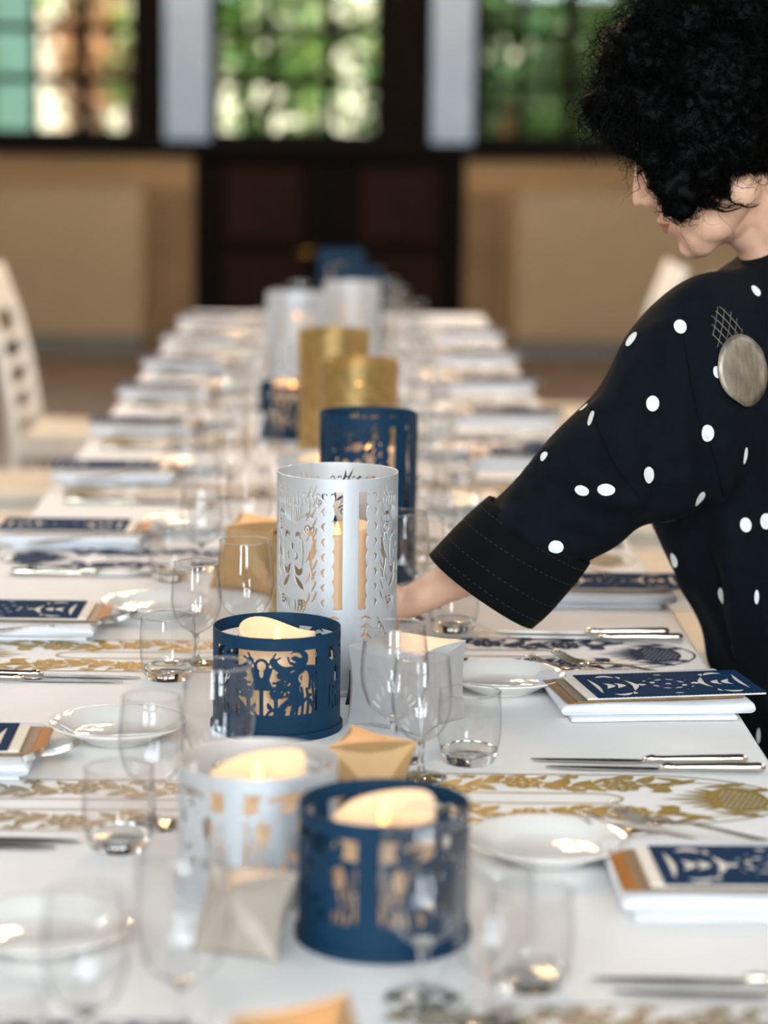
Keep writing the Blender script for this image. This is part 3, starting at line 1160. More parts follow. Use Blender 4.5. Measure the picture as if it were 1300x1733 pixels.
def lantern(px, Y, color, tall, rz, label, clabel, candle=True, X=None, lit=1.0, zs=1.0):
    x = X if X is not None else onY(px, 900, Y).x
    e = thing('lantern', label, 'lantern', (x, Y, TZ), rz)
    R = RT if tall else RS
    key = (color, tall)
    if key not in BASES:
        BASES[key] = MB().lathe([(0, .0), (R + .0030, 0), (R + .0038, .001), (R + .0038, .0075), (R + .003, .0085), (R - .0025, .0085), (R - .003, .004), (0, .0038)], 64).mesh('base_ring', True)
        BASES[key].materials.append(MATS[color + '_paper'])
    b = obj('base', BASES[key], None, e)
    s = obj('shade', (TALL if tall else SHORT)[color], None, e, loc=(0, 0, .0065))
    s.scale = (1, 1, zs)
    recolour(s, MATS[color + '_paper'])
    md = s.modifiers.new('thick', 'SOLIDIFY')
    md.thickness = .0013
    md.offset = 0
    if candle:
        c = thing('led_candle', clabel, 'candle', (x, Y, TZ + .0042), rz * 1.7 + .8)
        obj('wax_body', CANDS['tall' if tall else 'short'], None, c)
        h = 0.19 if tall else .108
        f = obj('flame', FLAME, MATS['flame'], c, loc=(0, 0, h - .0165))
        l = lamp('candle_glow', 'POINT', (x, Y, TZ + h + .012), (0, 0, 0), .02 * lit, (1.0, .62, .28), shadow_soft_size=.012)
        l.parent = c
        l.matrix_parent_inverse = Matrix.Identity(4)
        l.location = (0, 0, h + .014)
    return e


def DEG(a):
    return a * PI / 180


# post at angle 0 faces -Y in local space; rz turns it to the right (positive = towards +X)
p = onz(648, 1582)
lantern(0, p.y, 'navy', False, DEG(-11), 'short navy cut-paper lantern beside the beige faceted box', 'lit cream candle inside short navy lantern beside beige box', X=p.x)
p = onz(436, 1496)
lantern(0, p.y, 'silver', False, DEG(-15), 'short silver cut-paper lantern with figures, beside the tan faceted box', 'lit cream candle inside the short silver figure lantern', X=p.x)
p = onz(468, 1229)
lantern(0, p.y, 'navy', False, DEG(48), 'short navy lantern cut with two figures, before tall silver lantern', 'lit cream candle inside short navy lantern before the tall silver one', X=p.x)
lantern(571, 2.93, 'silver', True, DEG(13), 'tall silver lantern cut with swirling mane pattern, by the woman\'s hand', 'tall cream candle inside tall silver lantern by the woman\'s hand', zs=1.055)
lantern(622, 3.63, 'navy', True, DEG(40), 'tall navy lantern with swirl cutouts behind the tall silver lantern', 'tall cream candle inside the tall navy lantern')
lantern(548, 3.33, 'gold', False, 0, 'short gold lantern hidden behind the tall silver lantern', 'candle inside short gold lantern behind tall silver one')
lantern(541, 4.10, 'silver', False, 0, 'short silver lantern left of the tall navy lantern', 'candle showing above short silver lantern near tall navy one')
lantern(605, 4.52, 'gold', True, 0.4, 'tall gold lantern directly behind the tall navy lantern', 'candle inside the tall gold lantern behind the navy one', zs=.95)
lantern(563, 5.02, 'gold', True, 1.0, 'tall gold lantern standing second in the gold pair', 'candle inside second tall gold lantern')
lantern(494, 5.22, 'navy', False, 0.7, 'short navy lantern glowing amber beside the gold lanterns', 'amber glowing candle inside short navy lantern beside gold pair', lit=3.0)
lantern(499, 6.05, 'silver', True, .3, 'tall silver lantern with the candle rising over its rim', 'candle inside tall silver lantern before the far doors')
lantern(591, 6.45, 'silver', True, -.4, 'tall silver lantern in front of the far navy lanterns', 'candle inside tall silver lantern before the navy pair', lit=2)
lantern(600, 7.05, 'navy', True, .2, 'tall navy lantern before the dark panelled door, nearer of the pair', 'candle inside the nearer far navy lantern')
lantern(574, 7.95, 'navy', True, .9, 'tall navy lantern at the far end of the table', 'candle inside the navy lantern at the table end')
# ------------------------------------------------------------------ folded paper favour boxes with curved creases


def lens_poly(verts, faces, bulge, n=10):
    verts = [Vector(v) for v in verts]
    V = [tuple(v) for v in verts]
    F = []
    arcs = {}
    facepts = []
    for fi, f in enumerate(faces):
        c = sum((verts[i] for i in f), Vector()) / len(f)
        loop = []
        for a, b in zip(f, f[1:] + f[:1]):
            A, B = verts[a], verts[b]
            mid = (A + B) / 2
            nrm = (B - A).normalized()
            d = (c - mid)
            d = (d - nrm * d.dot(nrm)).normalized()
            ids = []
            for k in range(1, n):
                t = k / n
                V.append(tuple(A.lerp(B, t) + d * bulge * (B - A).length * math.sin(PI * t)))
                ids.append(len(V) - 1)
            arcs[(a, b)] = [a] + ids + [b]
            loop += [a] + ids
        facepts.append(tuple(loop))
    flat = len(faces)
    F += facepts
    done = set()
    for (a, b), ids in arcs.items():
        if (b, a) in done or (b, a) not in arcs:
            continue
        done.add((a, b))
        o_ = list(reversed(arcs[(b, a)]))
        for k in range(n):
            q = [ids[k + 1], ids[k], o_[k], o_[k + 1]]
            q = [v for i, v in enumerate(q) if v not in q[:i]]
            if len(q) >= 3:
                F.append(tuple(q))
    return V, F


def octa(R, H):
    V = [(R * math.cos(DEG(a)), R * math.sin(DEG(a)), H) for a in (0, 120, 240)] + [(R * math.cos(DEG(a)), R * math.sin(DEG(a)), 0) for a in (60, 180, 300)]
    F = [(0, 1, 2), (5, 4, 3), (0, 3, 1), (1, 3, 4), (1, 4, 2), (2, 4, 5), (2, 5, 0), (0, 5, 3)]
    return V, F


def cuboid(w, d, h):
    V = [(x * w / 2, y * d / 2, z * h) for z in (0, 1) for y in (-1, 1) for x in (-1, 1)]
    F = [(0, 2, 3, 1), (4, 5, 7, 6), (0, 1, 5, 4), (2, 6, 7, 3), (0, 4, 6, 2), (1, 3, 7, 5)]
    return V, F


def favour_box(kind, size, loc, rz, m, label, bulge=.095, tilt=(0, 0)):
    V, F = octa(size, size * 1.42) if kind == 'octa' else cuboid(*size)
    F = [tuple(f) for f in F]
    V, F = lens_poly(V, F, bulge)
    me = mesh_from('favour_box', V, F)
    bm = bmesh.new()
    bm.from_mesh(me)
    bmesh.ops.recalc_face_normals(bm, faces=bm.faces)
    bm.to_mesh(me)
    bm.free()
    e = thing('favour_box', label, 'box', loc, rz)
    o = obj('folded_body', me, m, e)
    o.rotation_euler = (tilt[0], tilt[1], 0)
    # tuck-in closing flap on the top
    bpy.context.view_layer.update()
    zmin = min((o.rotation_euler.to_matrix() @ v.co).z for v in me.vertices)
    o.location.z = -zmin
    # glued closing tab lying on one side
    s = size if kind == 'octa' else size[0] * .45
    return e


p = onz(414, 1606)
favour_box('octa', .046, (p.x, p.y, TZ), DEG(10), MATS['beige_card'], 'beige faceted paper box with curved creases before short navy lantern')
p = onz(618, 1372)
favour_box('octa', .054, (p.x, p.y, TZ), DEG(-16), MATS['gold_card'], 'tan faceted paper box between the short silver and navy lanterns', tilt=(0, DEG(0)))
p = onz(682, 1222)
favour_box('cube', (.100, .100, .094), (p.x + .004, p.y + .004, TZ), DEG(-32), MATS['grey_card'], 'large pale grey folded box with curved top, behind wine glasses', bulge=.075)
p = onz(520, 1905)
favour_box('octa', .056, (p.x, p.y, TZ), DEG(60), MATS['gold_card'], 'tan faceted paper box at the near table end, apex just showing')
favour_box('octa', .074, (onY(438, 900, 3.52).x, 3.52, TZ), DEG(-5), MATS['gold_card'], 'large tan faceted box beside the short gold lantern')
favour_box('octa', .045, (onY(652, 560, 7.5).x, 7.5, TZ), DEG(35), MATS['beige_card'], 'small pale faceted box near the far end of the table')
favour_box('octa', .026, (.0235, 2.825, TZ), DEG(20), MATS['navy_paper'], 'tiny navy faceted box between short navy lantern and grey box')

# ------------------------------------------------------------------ place settings
# --- cut paper place mat


def mat_art():
    L, Wd = .43, .188
    A = Art(L, Wd, .00125, False)
    c = Wd / 2
    ln = .0011
    # outer stadium outline
    pts = [(-.01, .003), (.12, .003), (.24, .003)]
    a = L - .002 - .15
    for k in range(0, 13):
        w = -PI / 2 + PI * k / 12
        pts.append((a + .15 * math.cos(w), c + (c - .003) * math.sin(w)))
    pts += [(.24, Wd - .003), (.12, Wd - .003), (-.01, Wd - .003)]
    A.stroke(pts, .0015)
    # inner slot outline
    s0 = .0185
    pts = [(-.01, c - s0), (.1, c - s0), (.225, c - s0)]
    for k in range(1, 6):
        w = -PI / 2 + PI * k / 6
        pts.append((.228 + .030 * math.cos(w), c + s0 * math.sin(w)))
    pts += [(.225, c + s0), (.1, c + s0), (-.01, c + s0)]
    A.stroke(pts, .0015)
    rr = np.random.default_rng(5)
    for s in (-1, 1):
        yc = lambda v: c + s * v
        mid = .0555
        amp = .013
        xs = np.linspace(-.005, .30, 40)
        A.stroke([(x, yc(mid + amp * math.sin(2 * PI * x / .115))) for x in xs], .0015)
        k = 0
        for x in np.arange(.004, .305, .0115):
            k += 1
            ph = 2 * PI * x / .115
            y0 = mid + amp * math.sin(ph)
            d = 1 if (k % 2) else -1
            tip = min(max(y0 + d * (.026 + .006 * math.sin(2.3 * k)), .0265), .0865)
            A.stroke([(x, yc(y0)), (x + .009, yc(y0 + d * .008)), (x + .021, yc(tip))], .0064 + .0016 * (k % 3), False, 'leaf')
            if k % 2 == 0:
                A.stroke([(x + .006, yc(y0 + d * .007)), (x + .018, yc((y0 + tip) / 2 - .001)), (x + .019, yc(tip))], .0006, True, 'leaf')
            if k % 3 == 0:
                A.stroke([(x + .002, yc(y0)), (x - .007, yc(y0 - d * .012)), (x + .003, yc(y0 - d * .021)), (x + .010, yc(y0 - d * .014)), (x + .004, yc(y0 - d * .011))], .0021, False, 'tail')
        for x in (.045, .158, .262):
            yy = mid + (.003 if x < .2 else -.006)
            A.ell(x, yc(yy), .0245, .0235, True)
            A.stroke([(x - .03, yc(yy)), (x + .03, yc(yy))], .0014)
            A.flower(x, yc(yy), .0225, 8)
            A.ell(x, yc(yy), .0030, None, True)
            for q in range(8):
                w = 2 * PI * q / 8
                A.ell(x + .0125 * math.cos(w), yc(yy) + .0125 * math.sin(w), .0024, .0015, True, w)
        for x, y in ((.10, .080), (.21, .081), (.10, .031), (.215, .031)):
            for q in range(5):
                w = 2 * PI * q / 5 + .4
                A.stroke([(x, yc(y)), (x + .012 * math.cos(w), yc(y) + .0075 * math.sin(w))], .0034, False, 'leaf')
        # nothing may cross the slot or the border
        A.rect(0, .232, yc(0) - .0168, yc(0) + .0168, True)
    # end ornament: pomegranate with seeds, crown and leaves
    A.ell(.378, c, .032, .044)
    for k in range(60):
        x = .358 + (k % 8) * .0062 + .003 * ((k // 8) % 2)
        y = c - .03 + (k // 8) * .0085
        if ((x - .378) / .027) ** 2 + ((y - c) / .036) ** 2 < 1:
            A.ell(x, y, .0021, .0019, True)
    for k in range(7):
        w = PI + (k - 3) * .36
        A.stroke([(.36 + .0 * k, c), (.335 + .01 * abs(k - 3) * .6, c + .022 * math.sin(w) * 1.4), (.30 + .012 * abs(k - 3), c + .045 * math.sin(w))], .0042, False, 'leaf')
    for s in (-1, 1):
        for (x0, y0, x1, y1) in ((.30, .05, .345, .075), (.33, .06, .30, .082), (.36, .05, .395, .062), (.31, .04, .29, .025), (.345, .045, .385, .055), (.39, .03, .415, .042)):
            A.stroke([(x0, c + s * y0), ((x0 + x1) / 2 + .006, c + s * (y0 + y1) / 2), (x1, c + s * y1)], .0058, False, 'leaf')
        A.stroke([(.29, c + s * .056), (.33, c + s * .062), (.37, c + s * .056), (.408, c + s * .035)], .0012)
    # keep only what lies inside the outline
    return A


_a = mat_art()


def matmesh(color):
    Fd = _a.F

    def fn(U, V):
        return np.stack([U, V - .094, np.full(U.shape, .0)], 1)
    me = sheet('place_mat', _a.x, _a.y, Fd, fn)
    me.materials.append(MATS[color])
    return me


MATM = matmesh('mat_gold')

# --- menu card: navy cut-out sheet with pinked long edges on a cream folder
ML, MW = .208, .118


def menu_art():
    A = Art(ML, MW, .001, True)
    x = A.X
    y = A.Y
    tooth = .0016 * np.abs(((x / .0052) % 1) * 2 - 1)
    A.F = np.minimum(A.F, np.minimum(y - tooth - .0002, MW - tooth - .0002 - y))
    A.F = np.minimum(A.F, np.minimum(x - .0006, ML - .0006 - x))
    c = MW / 2
    m = ML / 2
    C = lambda pts, r: A.stroke(pts, r, True, 'leaf')
    for s in (-1, 1):
        fx = lambda u: m + s * u
        C([(fx(.092), c - .042), (fx(.089), c), (fx(.092), c + .042)], .0032)
        C([(fx(.050), c - .030), (fx(.042), c), (fx(.050), c + .030)], .0042)
        for d in (-1, 1):
            C([(fx(.082), c + d * .040), (fx(.068), c + d * .046), (fx(.055), c + d * .036)], .0055)
            C([(fx(.058), c + d * .046), (fx(.052), c + d * .040), (fx(.053), c + d * .030)], .0028)
            C([(fx(.012), c + d * .052), (fx(.03), c + d * .053), (fx(.045), c + d * .051)], .0014)
        C([(fx(.080), c + .016), (fx(.071), c), (fx(.080), c - .016)], .0050)
        C([(fx(.066), c + .014), (fx(.058), c), (fx(.066), c - .014)], .0050)
        A.ell(fx(.034), c, .0042, .0065, True)
    for k in range(8):
        w = 2 * PI * (k + .5) / 8
        A.ell(m + .019 * math.cos(w), c + .022 * math.sin(w), .0062, .0036, True, w + PI / 2)
        A.ell(m + .0095 * math.cos(w), c + .011 * math.sin(w), .0022, .0022, True)
    A.ell(m, c, .0045, None, True)
    for k in range(12):
        w = 2 * PI * k / 12
        A.stroke([(m + .029 * math.cos(w - .18), c + .034 * math.sin(w - .18)), (m + .0295 * math.cos(w), c + .0345 * math.sin(w)), (m + .029 * math.cos(w + .18), c + .034 * math.sin(w + .18))], .0017, True, 'leaf')
    for d in (-1, 1):
        A.ell(m, c + d * .046, .006, .004, True)
    return A


_m = menu_art()
MENUM = sheet('cut_sheet', _m.x, _m.y, _m.F, lambda U, V: np.stack([U - ML / 2, V - MW / 2, np.zeros(U.shape)], 1))
MENUM.materials.append(MATS['navy_card'])


def make_menu():
    e = thing('menu_card', 'menu', 'menu')
    bevel(MB().box(-ML / 2 - .012, ML / 2, -MW / 2 + .003, MW / 2 - .003, .0022, .0050).build('cream_folder', MATS['cream_card'], e), .0006, 1)
    o = obj('cut_sheet', MENUM, None, e, loc=(0, 0, .0060))
    md = o.modifiers.new('t', 'SOLIDIFY')
    md.thickness = .0008
    MB().box(-ML / 2 - .024, ML / 2 - .03, -MW / 2 + .001, MW / 2 - .001, .0012, .0021).build('pewter_strip', MATS['pewter_strip'], e)
    MB().box(-ML / 2 - .037, ML / 2 - .03, -MW / 2 + .0005, MW / 2 - .0005, .0001, .0011).build('bronze_strip', MATS['bronze_strip'], e)
    return e


def make_napkin():
    e = thing('napkin', 'napkin', 'napkin')

    def slab(nm, x0, x1, y0, y1, z0, z1, seed):
        """soft folded layer: half-round fold at x0, rounded hem at x1, softened y ends"""
        ph = seed * 1.7
        t = (z1 - z0) / 2
        sec = []
        for q in range(9):
            w = -PI / 2 - PI * q / 8
            sec.append((x0 + t + t * math.cos(w), z0 + t + t * math.sin(w)))
        for q in range(1, 12):
            sec.append((x0 + t + (x1 - x0 - 2 * t) * q / 12, z1))
        for q in range(5):
            w = PI / 2 - PI * q / 4
            sec.append((x1 - t + t * math.cos(w) * .8, z0 + t + t * math.sin(w)))
        for q in range(1, 12):
            sec.append((x1 - t - (x1 - x0 - 2 * t) * q / 12, z0))
        ys = [y0, y0 + .0012, y0 + .0035] + [y0 + (y1 - y0) * q / 12 for q in range(1, 12)] + [y1 - .0035, y1 - .0012, y1]
        V, F = [], []
        for i, y in enumerate(ys):
            d = min(i, len(ys) - 1 - i)
            q = (.55, .85, 1)[d] if d < 3 else 1
            for (x, z) in sec:
                zz = z0 + t + (z - z0 - t) * q - t * (1 - q) * .3
                if z > z0 + t:
                    zz += .0011 * math.sin(x * 34 + ph) * math.sin(y * 29 + 1.3 * ph) - .0004
                V.append((x + .0022 * math.sin(y * 26 + ph) * (x - x0) / (x1 - x0), y + .0015 * math.sin(x * 30 + ph), max(z0, zz)))
        n_ = len(sec)
        for i in range(len(ys) - 1):
            for q in range(n_):
                F.append((i * n_ + q, i * n_ + (q + 1) % n_, (i + 1) * n_ + (q + 1) % n_, (i + 1) * n_ + q))
        F.append(tuple(range(n_)))
        F.append(tuple((len(ys) - 1) * n_ + q for q in reversed(range(n_))))
        mb = MB()
        mb.add(V, F)
        me = mb.mesh(nm, True, normals=True)
        return obj(nm, me, MATS['napkin'], e)
    slab('bottom_fold', -.108, .092, -.096, .092, .0003, .0068, 1)
    slab('top_fold', -.118, .113, -.088, .096, .0062, .0188, 2)
    return e


# --- cutlery (local +x runs from tip to handle end)
def make_knife():
    e = thing('knife', 'knife', 'knife')
    V = []
    out = [(0, .0045), (.006, .0010), (.02, -.0022), (.05, -.0045), (.09, -.0055), (.118, -.0055), (.124, -.0030)]
    top = [(0, .0052), (.02, .0062), (.05, .0070), (.09, .0072), (.118, .0062), (.124, .0040)]
    o2 = out + list(reversed(top))
    n_ = len(o2)
    V = [(x, y, .0012) for x, y in o2] + [(x, y, .0026) for x, y in o2]
    F = [tuple(reversed(range(n_))), tuple(range(n_, 2 * n_))] + [(k, (k + 1) % n_, n_ + (k + 1) % n_, n_ + k) for k in range(n_)]
    MB().add(V, F).build('blade', MATS['steel'], e)
    MB().tube([(.122, 0, .0036), (.128, 0, .0045), (.132, 0, .0050), (.137, 0, .0046), (.15, 0, .0048), (.20, 0, .0056), (.230, 0, .0060), (.235, 0, .0058), (.237, 0, .0055)],
              [.0022, .0040, .0048, .0040, .0040, .0050, .0056, .0048, .002], 12).build('handle', MATS['steel_warm'], e, True)
    return e


def make_fork():
    e = thing('fork', 'fork', 'fork')
    # four tines curving, then the neck and handle
    for k in range(4):
        y = -.0095 + k * .0063
        MB().tube([(0, y * .95, .016), (.015, y, .009), (.03, y, .0045), (.048, y, .0032), (.056, y * .95, .0036)], [.0006, .0010, .0012, .0014, .0014], 6).build('tine', MATS['steel'], e, True)
    V, F = [], []
    sec = [(.046, .0108, .0034), (.056, .0112, .0038), (.066, .0085, .0045), (.076, .0040, .0062), (.09, .0026, .0078), (.115, .0030, .0068), (.15, .0045, .0045), (.18, .0062, .0032), (.196, .0060, .003), (.203, .0028, .003)]
    for x, w, z in sec:
        V += [(x, -w, z - .0004), (x, w, z - .0004), (x, w * .9, z + .0014), (x, -w * .9, z + .0014)]
    for i in range(len(sec) - 1):
        for k in range(4):
            F.append((4 * i + k, 4 * i + 4 + k, 4 * i + 4 + (k + 1) % 4, 4 * i + (k + 1) % 4))
    F += [(0, 1, 2, 3), tuple(reversed(range(4 * len(sec) - 4, 4 * len(sec))))]
    o = MB().add(V, F).build('handle', MATS['steel_warm'], e, True)
    return e


def make_plate():
    e = thing('bread_plate', 'plate', 'plate')
    R = .0775
    MB().lathe([(0, .0035), (.030, .0035), (.046, .0042), (.053, .0070), (.062, .0125), (R - .0012, .0188), (R, .0200), (R - .0006, .0212), (R - .0025, .0208), (.061, .0150), (.052, .0095), (.045, .0066), (0, .0058)], 64).build('dish', MATS['china'], e, True)
    MB().lathe([(.034, 0), (.040, 0), (.041, .0042), (.033, .0042), (.034, 0)], 48).build('foot_ring', MATS['china'], e, True)
    return e


def dense(P, n=4):
    return [(max(0, a), b) for a, b in crom(P, n)]


def wine_meshes(s):
    foot = [(0, 0), (.030, 0), (.0315, .0006), (.031, .0014), (.020, .0030), (.010, .0050), (.0055, .0085), (.0040, .014), (.0036, .024), (.0038, .036), (.0055, .043), (.0105, .0475)]
    inner = [(.0095, .0486), (.004, .0476), (0, .0474)]
    bowl = [(.0105, .0475), (.020, .0535), (.029, .064), (.0350, .080), (.0372, .096), (.0364, .115), (.0345, .134), (.0325, .1500)]
    sc = lambda P: [(0 if r < 1e-5 else r * s, z * s) for r, z in P]
    a = MB().lathe(sc(foot[:5] + dense(foot[4:])[1:] + inner), 48).mesh('stem_and_foot', True, normals=True)
    b = MB().lathe(sc(dense(bowl, 5)), 56).mesh('bowl', True)
    w = [2 * PI * k / 16 for k in range(17)]
    c = MB().lathe([((.0325 + .0009 * math.cos(q)) * s, (.1502 + .0009 * math.sin(q)) * s) for q in w], 56).mesh('rim', True, normals=True)
    return a, b, c


def tumbler_meshes():
    base = [(0, 0.0006), (.018, .0003), (.0255, 0), (.0275, .0012), (.0300, .008), (.0318, .0150), (.0306, .0158), (.0285, .0135), (.0245, .0106), (.018, .0093), (0, .0088)]
    wall = [(.0318, .0150), (.0335, .0225), (.0352, .040), (.0348, .058), (.0330, .0790)]
    a = MB().lathe(base, 48).mesh('thick_base', True, normals=True)
    b = MB().lathe(dense(wall, 5), 56).mesh('wall', True)
    w = [2 * PI * k / 16 for k in range(17)]
    c = MB().lathe([((.0330 + .0009 * math.cos(q)), (.0792 + .0009 * math.sin(q))) for q in w], 56).mesh('rim', True, normals=True)
    return a, b, c


GLASSM = {'large': wine_meshes(1.0), 'small': wine_meshes(.87), 'tumbler': tumbler_meshes()}
for ms in GLASSM.values():
    ms[0].materials.append(MATS['clear_glass'])
    ms[1].materials.append(MATS['thin_glass'])
    ms[2].materials.append(MATS['clear_glass'])

proto = {'menu': make_menu(), 'napkin': make_napkin(), 'knife': make_knife(), 'fork': make_fork(), 'plate': make_plate()}
used = set()


def place(kind, loc, rz, label, group=None):
    if kind in used:
        o = dup(proto[kind], loc, rz, label, group)
    else:
        used.add(kind)
        o = proto[kind]
        o.location = loc
        o.rotation_euler = (0, 0, rz)
        o['label'] = label
        if group:
            o['group'] = group
    return o


def glass(kind, x, y, label, group=None):
    ms = GLASSM[kind]
    e = thing('tumbler' if kind == 'tumbler' else 'wine_glass', label, 'glass', (x, y, TZ + .0005), x * 7 + y, group)
    for me in ms:
        obj(me.name.split('.')[0], me, None, e)
    return e


where = {
    (1, 0): 'beside the near short navy lantern', (1, 1): 'beside the grey and tan boxes', (1, 2): 'under the woman\'s reaching arm',
    (-1, 0): 'beside the beige faceted box', (-1, 1): 'beside the short silver lantern', (-1, 2): 'beside the two-figure navy lantern', (-1, 3): 'beside the large tan faceted box'}
colours = {1: ['mat_silver', 'mat_gold', 'mat_blue', 'mat_silver', 'mat_gold', 'mat_blue', 'mat_silver', 'mat_gold', 'mat_silver', 'mat_gold'],
           -1: ['mat_blue', 'mat_silver', 'mat_gold', 'mat_blue', 'mat_silver', 'mat_gold', 'mat_silver', 'mat_blue', 'mat_silver', 'mat_gold']}
cname = {'mat_silver': 'dull silver', 'mat_gold': 'gold', 'mat_blue': 'dark blue'}
rr = random.Random(12)
for side in (1, -1):
    for k in range(10):
        Y = (1.742 + .680 * k) if side == 1 else (1.702 + .684 * k)
        w = where.get((side, k))
        sidetxt = 'on the woman\'s side' if side == 1 else 'opposite the woman'
        far = w is None
        w = w or 'farther along ' + sidetxt
        g = lambda s: (s + ' farther down, ' + sidetxt) if far else None
        # mats
        c = colours[side][k]
        # turned the other way round on the far side of the table
        x = .030 if side == 1 else -.118
        o = obj('place_mat', MATM, None, None, loc=(x, Y, TZ + .0006), rot=(0, 0, 0 if side == 1 else PI))
        recolour(o, MATS[c])
        tag(o, '%s cut-paper floral place mat %s' % (cname[c], w), 'place mat', g(cname[c] + ' place mats'))
        j = (lambda a: rr.uniform(-a, a)) if k > 2 else (lambda a: 0)
        # knives
        for q in range(2):
            yk = Y + side * ((.142, .112)[q] if side == 1 else (.130, .150)[1 - q])
            if side == 1 and k == 2:
                yk += -.022
            lab = ('dinner knife nearer the place mat %s' if q == 1 else 'dinner knife farther from the place mat %s') % w
            place('knife', ((.203 if q == 0 else .217) if side == 1 else (-.275 if q == 0 else -.255), yk, TZ + .0006), DEG((-1, -2)[q]) if side == 1 else PI + DEG(-1), lab, g(['outer', 'inner'][q] + ' dinner knives'))
        if side == 1:
            rot = [0, DEG(1), DEG(10), 0][k] if k < 4 else DEG(rr.uniform(-4, 6))
            nx, ny = .362, Y - .292 + (.03 if k == 2 else 0)
            place('napkin', (nx, ny, TZ + .0004), rot * .5, 'folded white napkin under a menu card %s' % w, g('napkins'))
            mx, my = .388, Y - .300 + (.03 if k == 2 else 0)
            place('menu', (mx, my, TZ + .0200), rot, 'navy cut-out menu card with pinked edges %s' % w, g('menu cards'))
            place('plate', (.193, Y - .203, TZ + .0004), 0, 'small white bread plate %s' % w, g('bread plates'))
            for q in range(2):
                place('fork', ((.232, .200)[q] + .03, Y + (-.100, -.135)[q] + (.016 if k == 2 else 0), TZ + (.010, .0104)[q]), DEG((-32, -30)[q]),
                      ('dinner fork with tines nearer the place mat %s' if q == 0 else 'dinner fork with tines nearer the plate %s') % w, g('forks %d' % q))
        else:
            rot = DEG(rr.uniform(-3, 3))
            nx, ny = -.452, Y + .172
            place('napkin', (nx, ny, TZ + .0004), PI + rot, 'folded white napkin under a menu card %s' % w, g('napkins'))
            place('menu', (nx - .012, ny - .002, TZ + .0200), PI + rot, 'navy cut-out menu card with pinked edges %s' % w, g('menu cards'))
            place('plate', (-.256 - .012 * (k > 1) - .035 * (k > 3), Y + .262, TZ + .0004), 0, 'small white bread plate %s' % w, g('bread plates'))
            for q in range(2):
                place('fork', (-.283 - .035 * q, Y + .150 - .040 * q, TZ + .012), PI + DEG(12 + 4 * q),
                      ('dinner fork with tines nearer the plate %s' if q == 0 else 'dinner fork with tines nearer the place mat %s') % w, g('forks %d' % q))
        # glasses
        if side == 1:
            spots = {0: ((.064, .104), (.116, .046), (.152, .135)), 1: ((.053, .147), (.081, .077), (.135, .140)), 2: ((.098, .245), (.132, .20), (.146, .132))}.get(k, ((.125, .16), (.165, .09), (.215, .16)))
            if k == 2:
                spots = ((.078, .215), (.108, .29), (.146, .138))
        else:
            spots = {0: ((-.122, .052), (-.190, .006), (-.245, -.06)), 1: ((-.128, -.012), (-.191, -.070), (-.216, -.146)), 2: ((-.132, .012), (-.192, -.040), (-.222, -.126))}.get(k, ((-.158, -.01), (-.218, -.085), (-.262, -.165)))
            if k == 5:
                spots = ((-.255, -.02), (-.30, -.08), (-.33, -.15))
        for q, kd in enumerate(('large', 'small', 'tumbler')):
            nm = ('tall clear wine glass', 'smaller clear wine glass', 'clear rounded tumbler')[q]
            glass(kd, spots[q][0] + (j(.008)), Y + spots[q][1] + j(.01), '%s %s' % (nm, w), g(nm))


# ------------------------------------------------------------------ white chairs
def make_chair():
    e = thing('banquet_chair', 'chair', 'chair')
    m = MATS['chair_white']
    # local: faces +x, back at x = -.2 leaning out
    def back(z, y):
        t = max(0, (z - .44)) / .53
        return (-.20 - .105 * t * t - .01 * t, y, z)
    bevel(MB().box(-.20, .20, -.20, .20, .41, .445).build('seat', m, e), .012)
    cu = MB().box(-.185, .195, -.19, .19, .446, .485).build('cushion', MATS['cushion'], e)
    bevel(cu, .018, 3)
    for s in (-1, 1):
        MB().tube([(.185, s * .18, 0), (.185, s * .18, .42)], [.014, .019], 10).build('leg', m, e, True)
        MB().tube([(-.215, s * .18, 0), (-.195, s * .18, .25), (-.195, s * .18, .44)] + [back(z, s * .18) for z in (.55, .68, .82, .97)], [.014, .018, .019, .018, .017, .016, .015], 10).build('leg', m, e, True)
        for z in (.15, .28):
            MB().tube([(-.20, s * .18, z), (.185, s * .18, z)], .009, 8).build('stretcher', m, e, True)
    for z in (.18, .30):
        MB().tube([(.185, -.18, z), (.185, .18, z)], .009, 8).build('stretcher', m, e, True)
    for z, t in ((.52, .013), (.60, .011), (.68, .011), (.76, .011)):
        a, b = back(z - t, 0), back(z + t, 0)
        MB().add([(a[0] - .008, -.175, z - t), (a[0] - .008, .175, z - t), (b[0] - .008, .175, z + t), (b[0] - .008, -.175, z + t), (a[0] + .008, -.175, z - t), (a[0] + .008, .175, z - t), (b[0] + .008, .175, z + t), (b[0] + .008, -.175, z + t)],
                 [(0, 1, 2, 3), (7, 6, 5, 4), (0, 4, 5, 1), (1, 5, 6, 2), (2, 6, 7, 3), (3, 7, 4, 0)]).build('slat', m, e)
    a, b = back(.84, 0), back(.965, 0)
    bevel(MB().add([(a[0] - .01, -.18, .84), (a[0] - .01, .18, .84), (b[0] - .01, .18, .965), (b[0] - .01, -.18, .965), (a[0] + .01, -.18, .84), (a[0] + .01, .18, .84), (b[0] + .01, .18, .965), (b[0] + .01, -.18, .965)],
             [(0, 1, 2, 3), (7, 6, 5, 4), (0, 4, 5, 1), (1, 5, 6, 2), (2, 6, 7, 3), (3, 7, 4, 0)]).build('top_rail', m, e), .006)
    return e


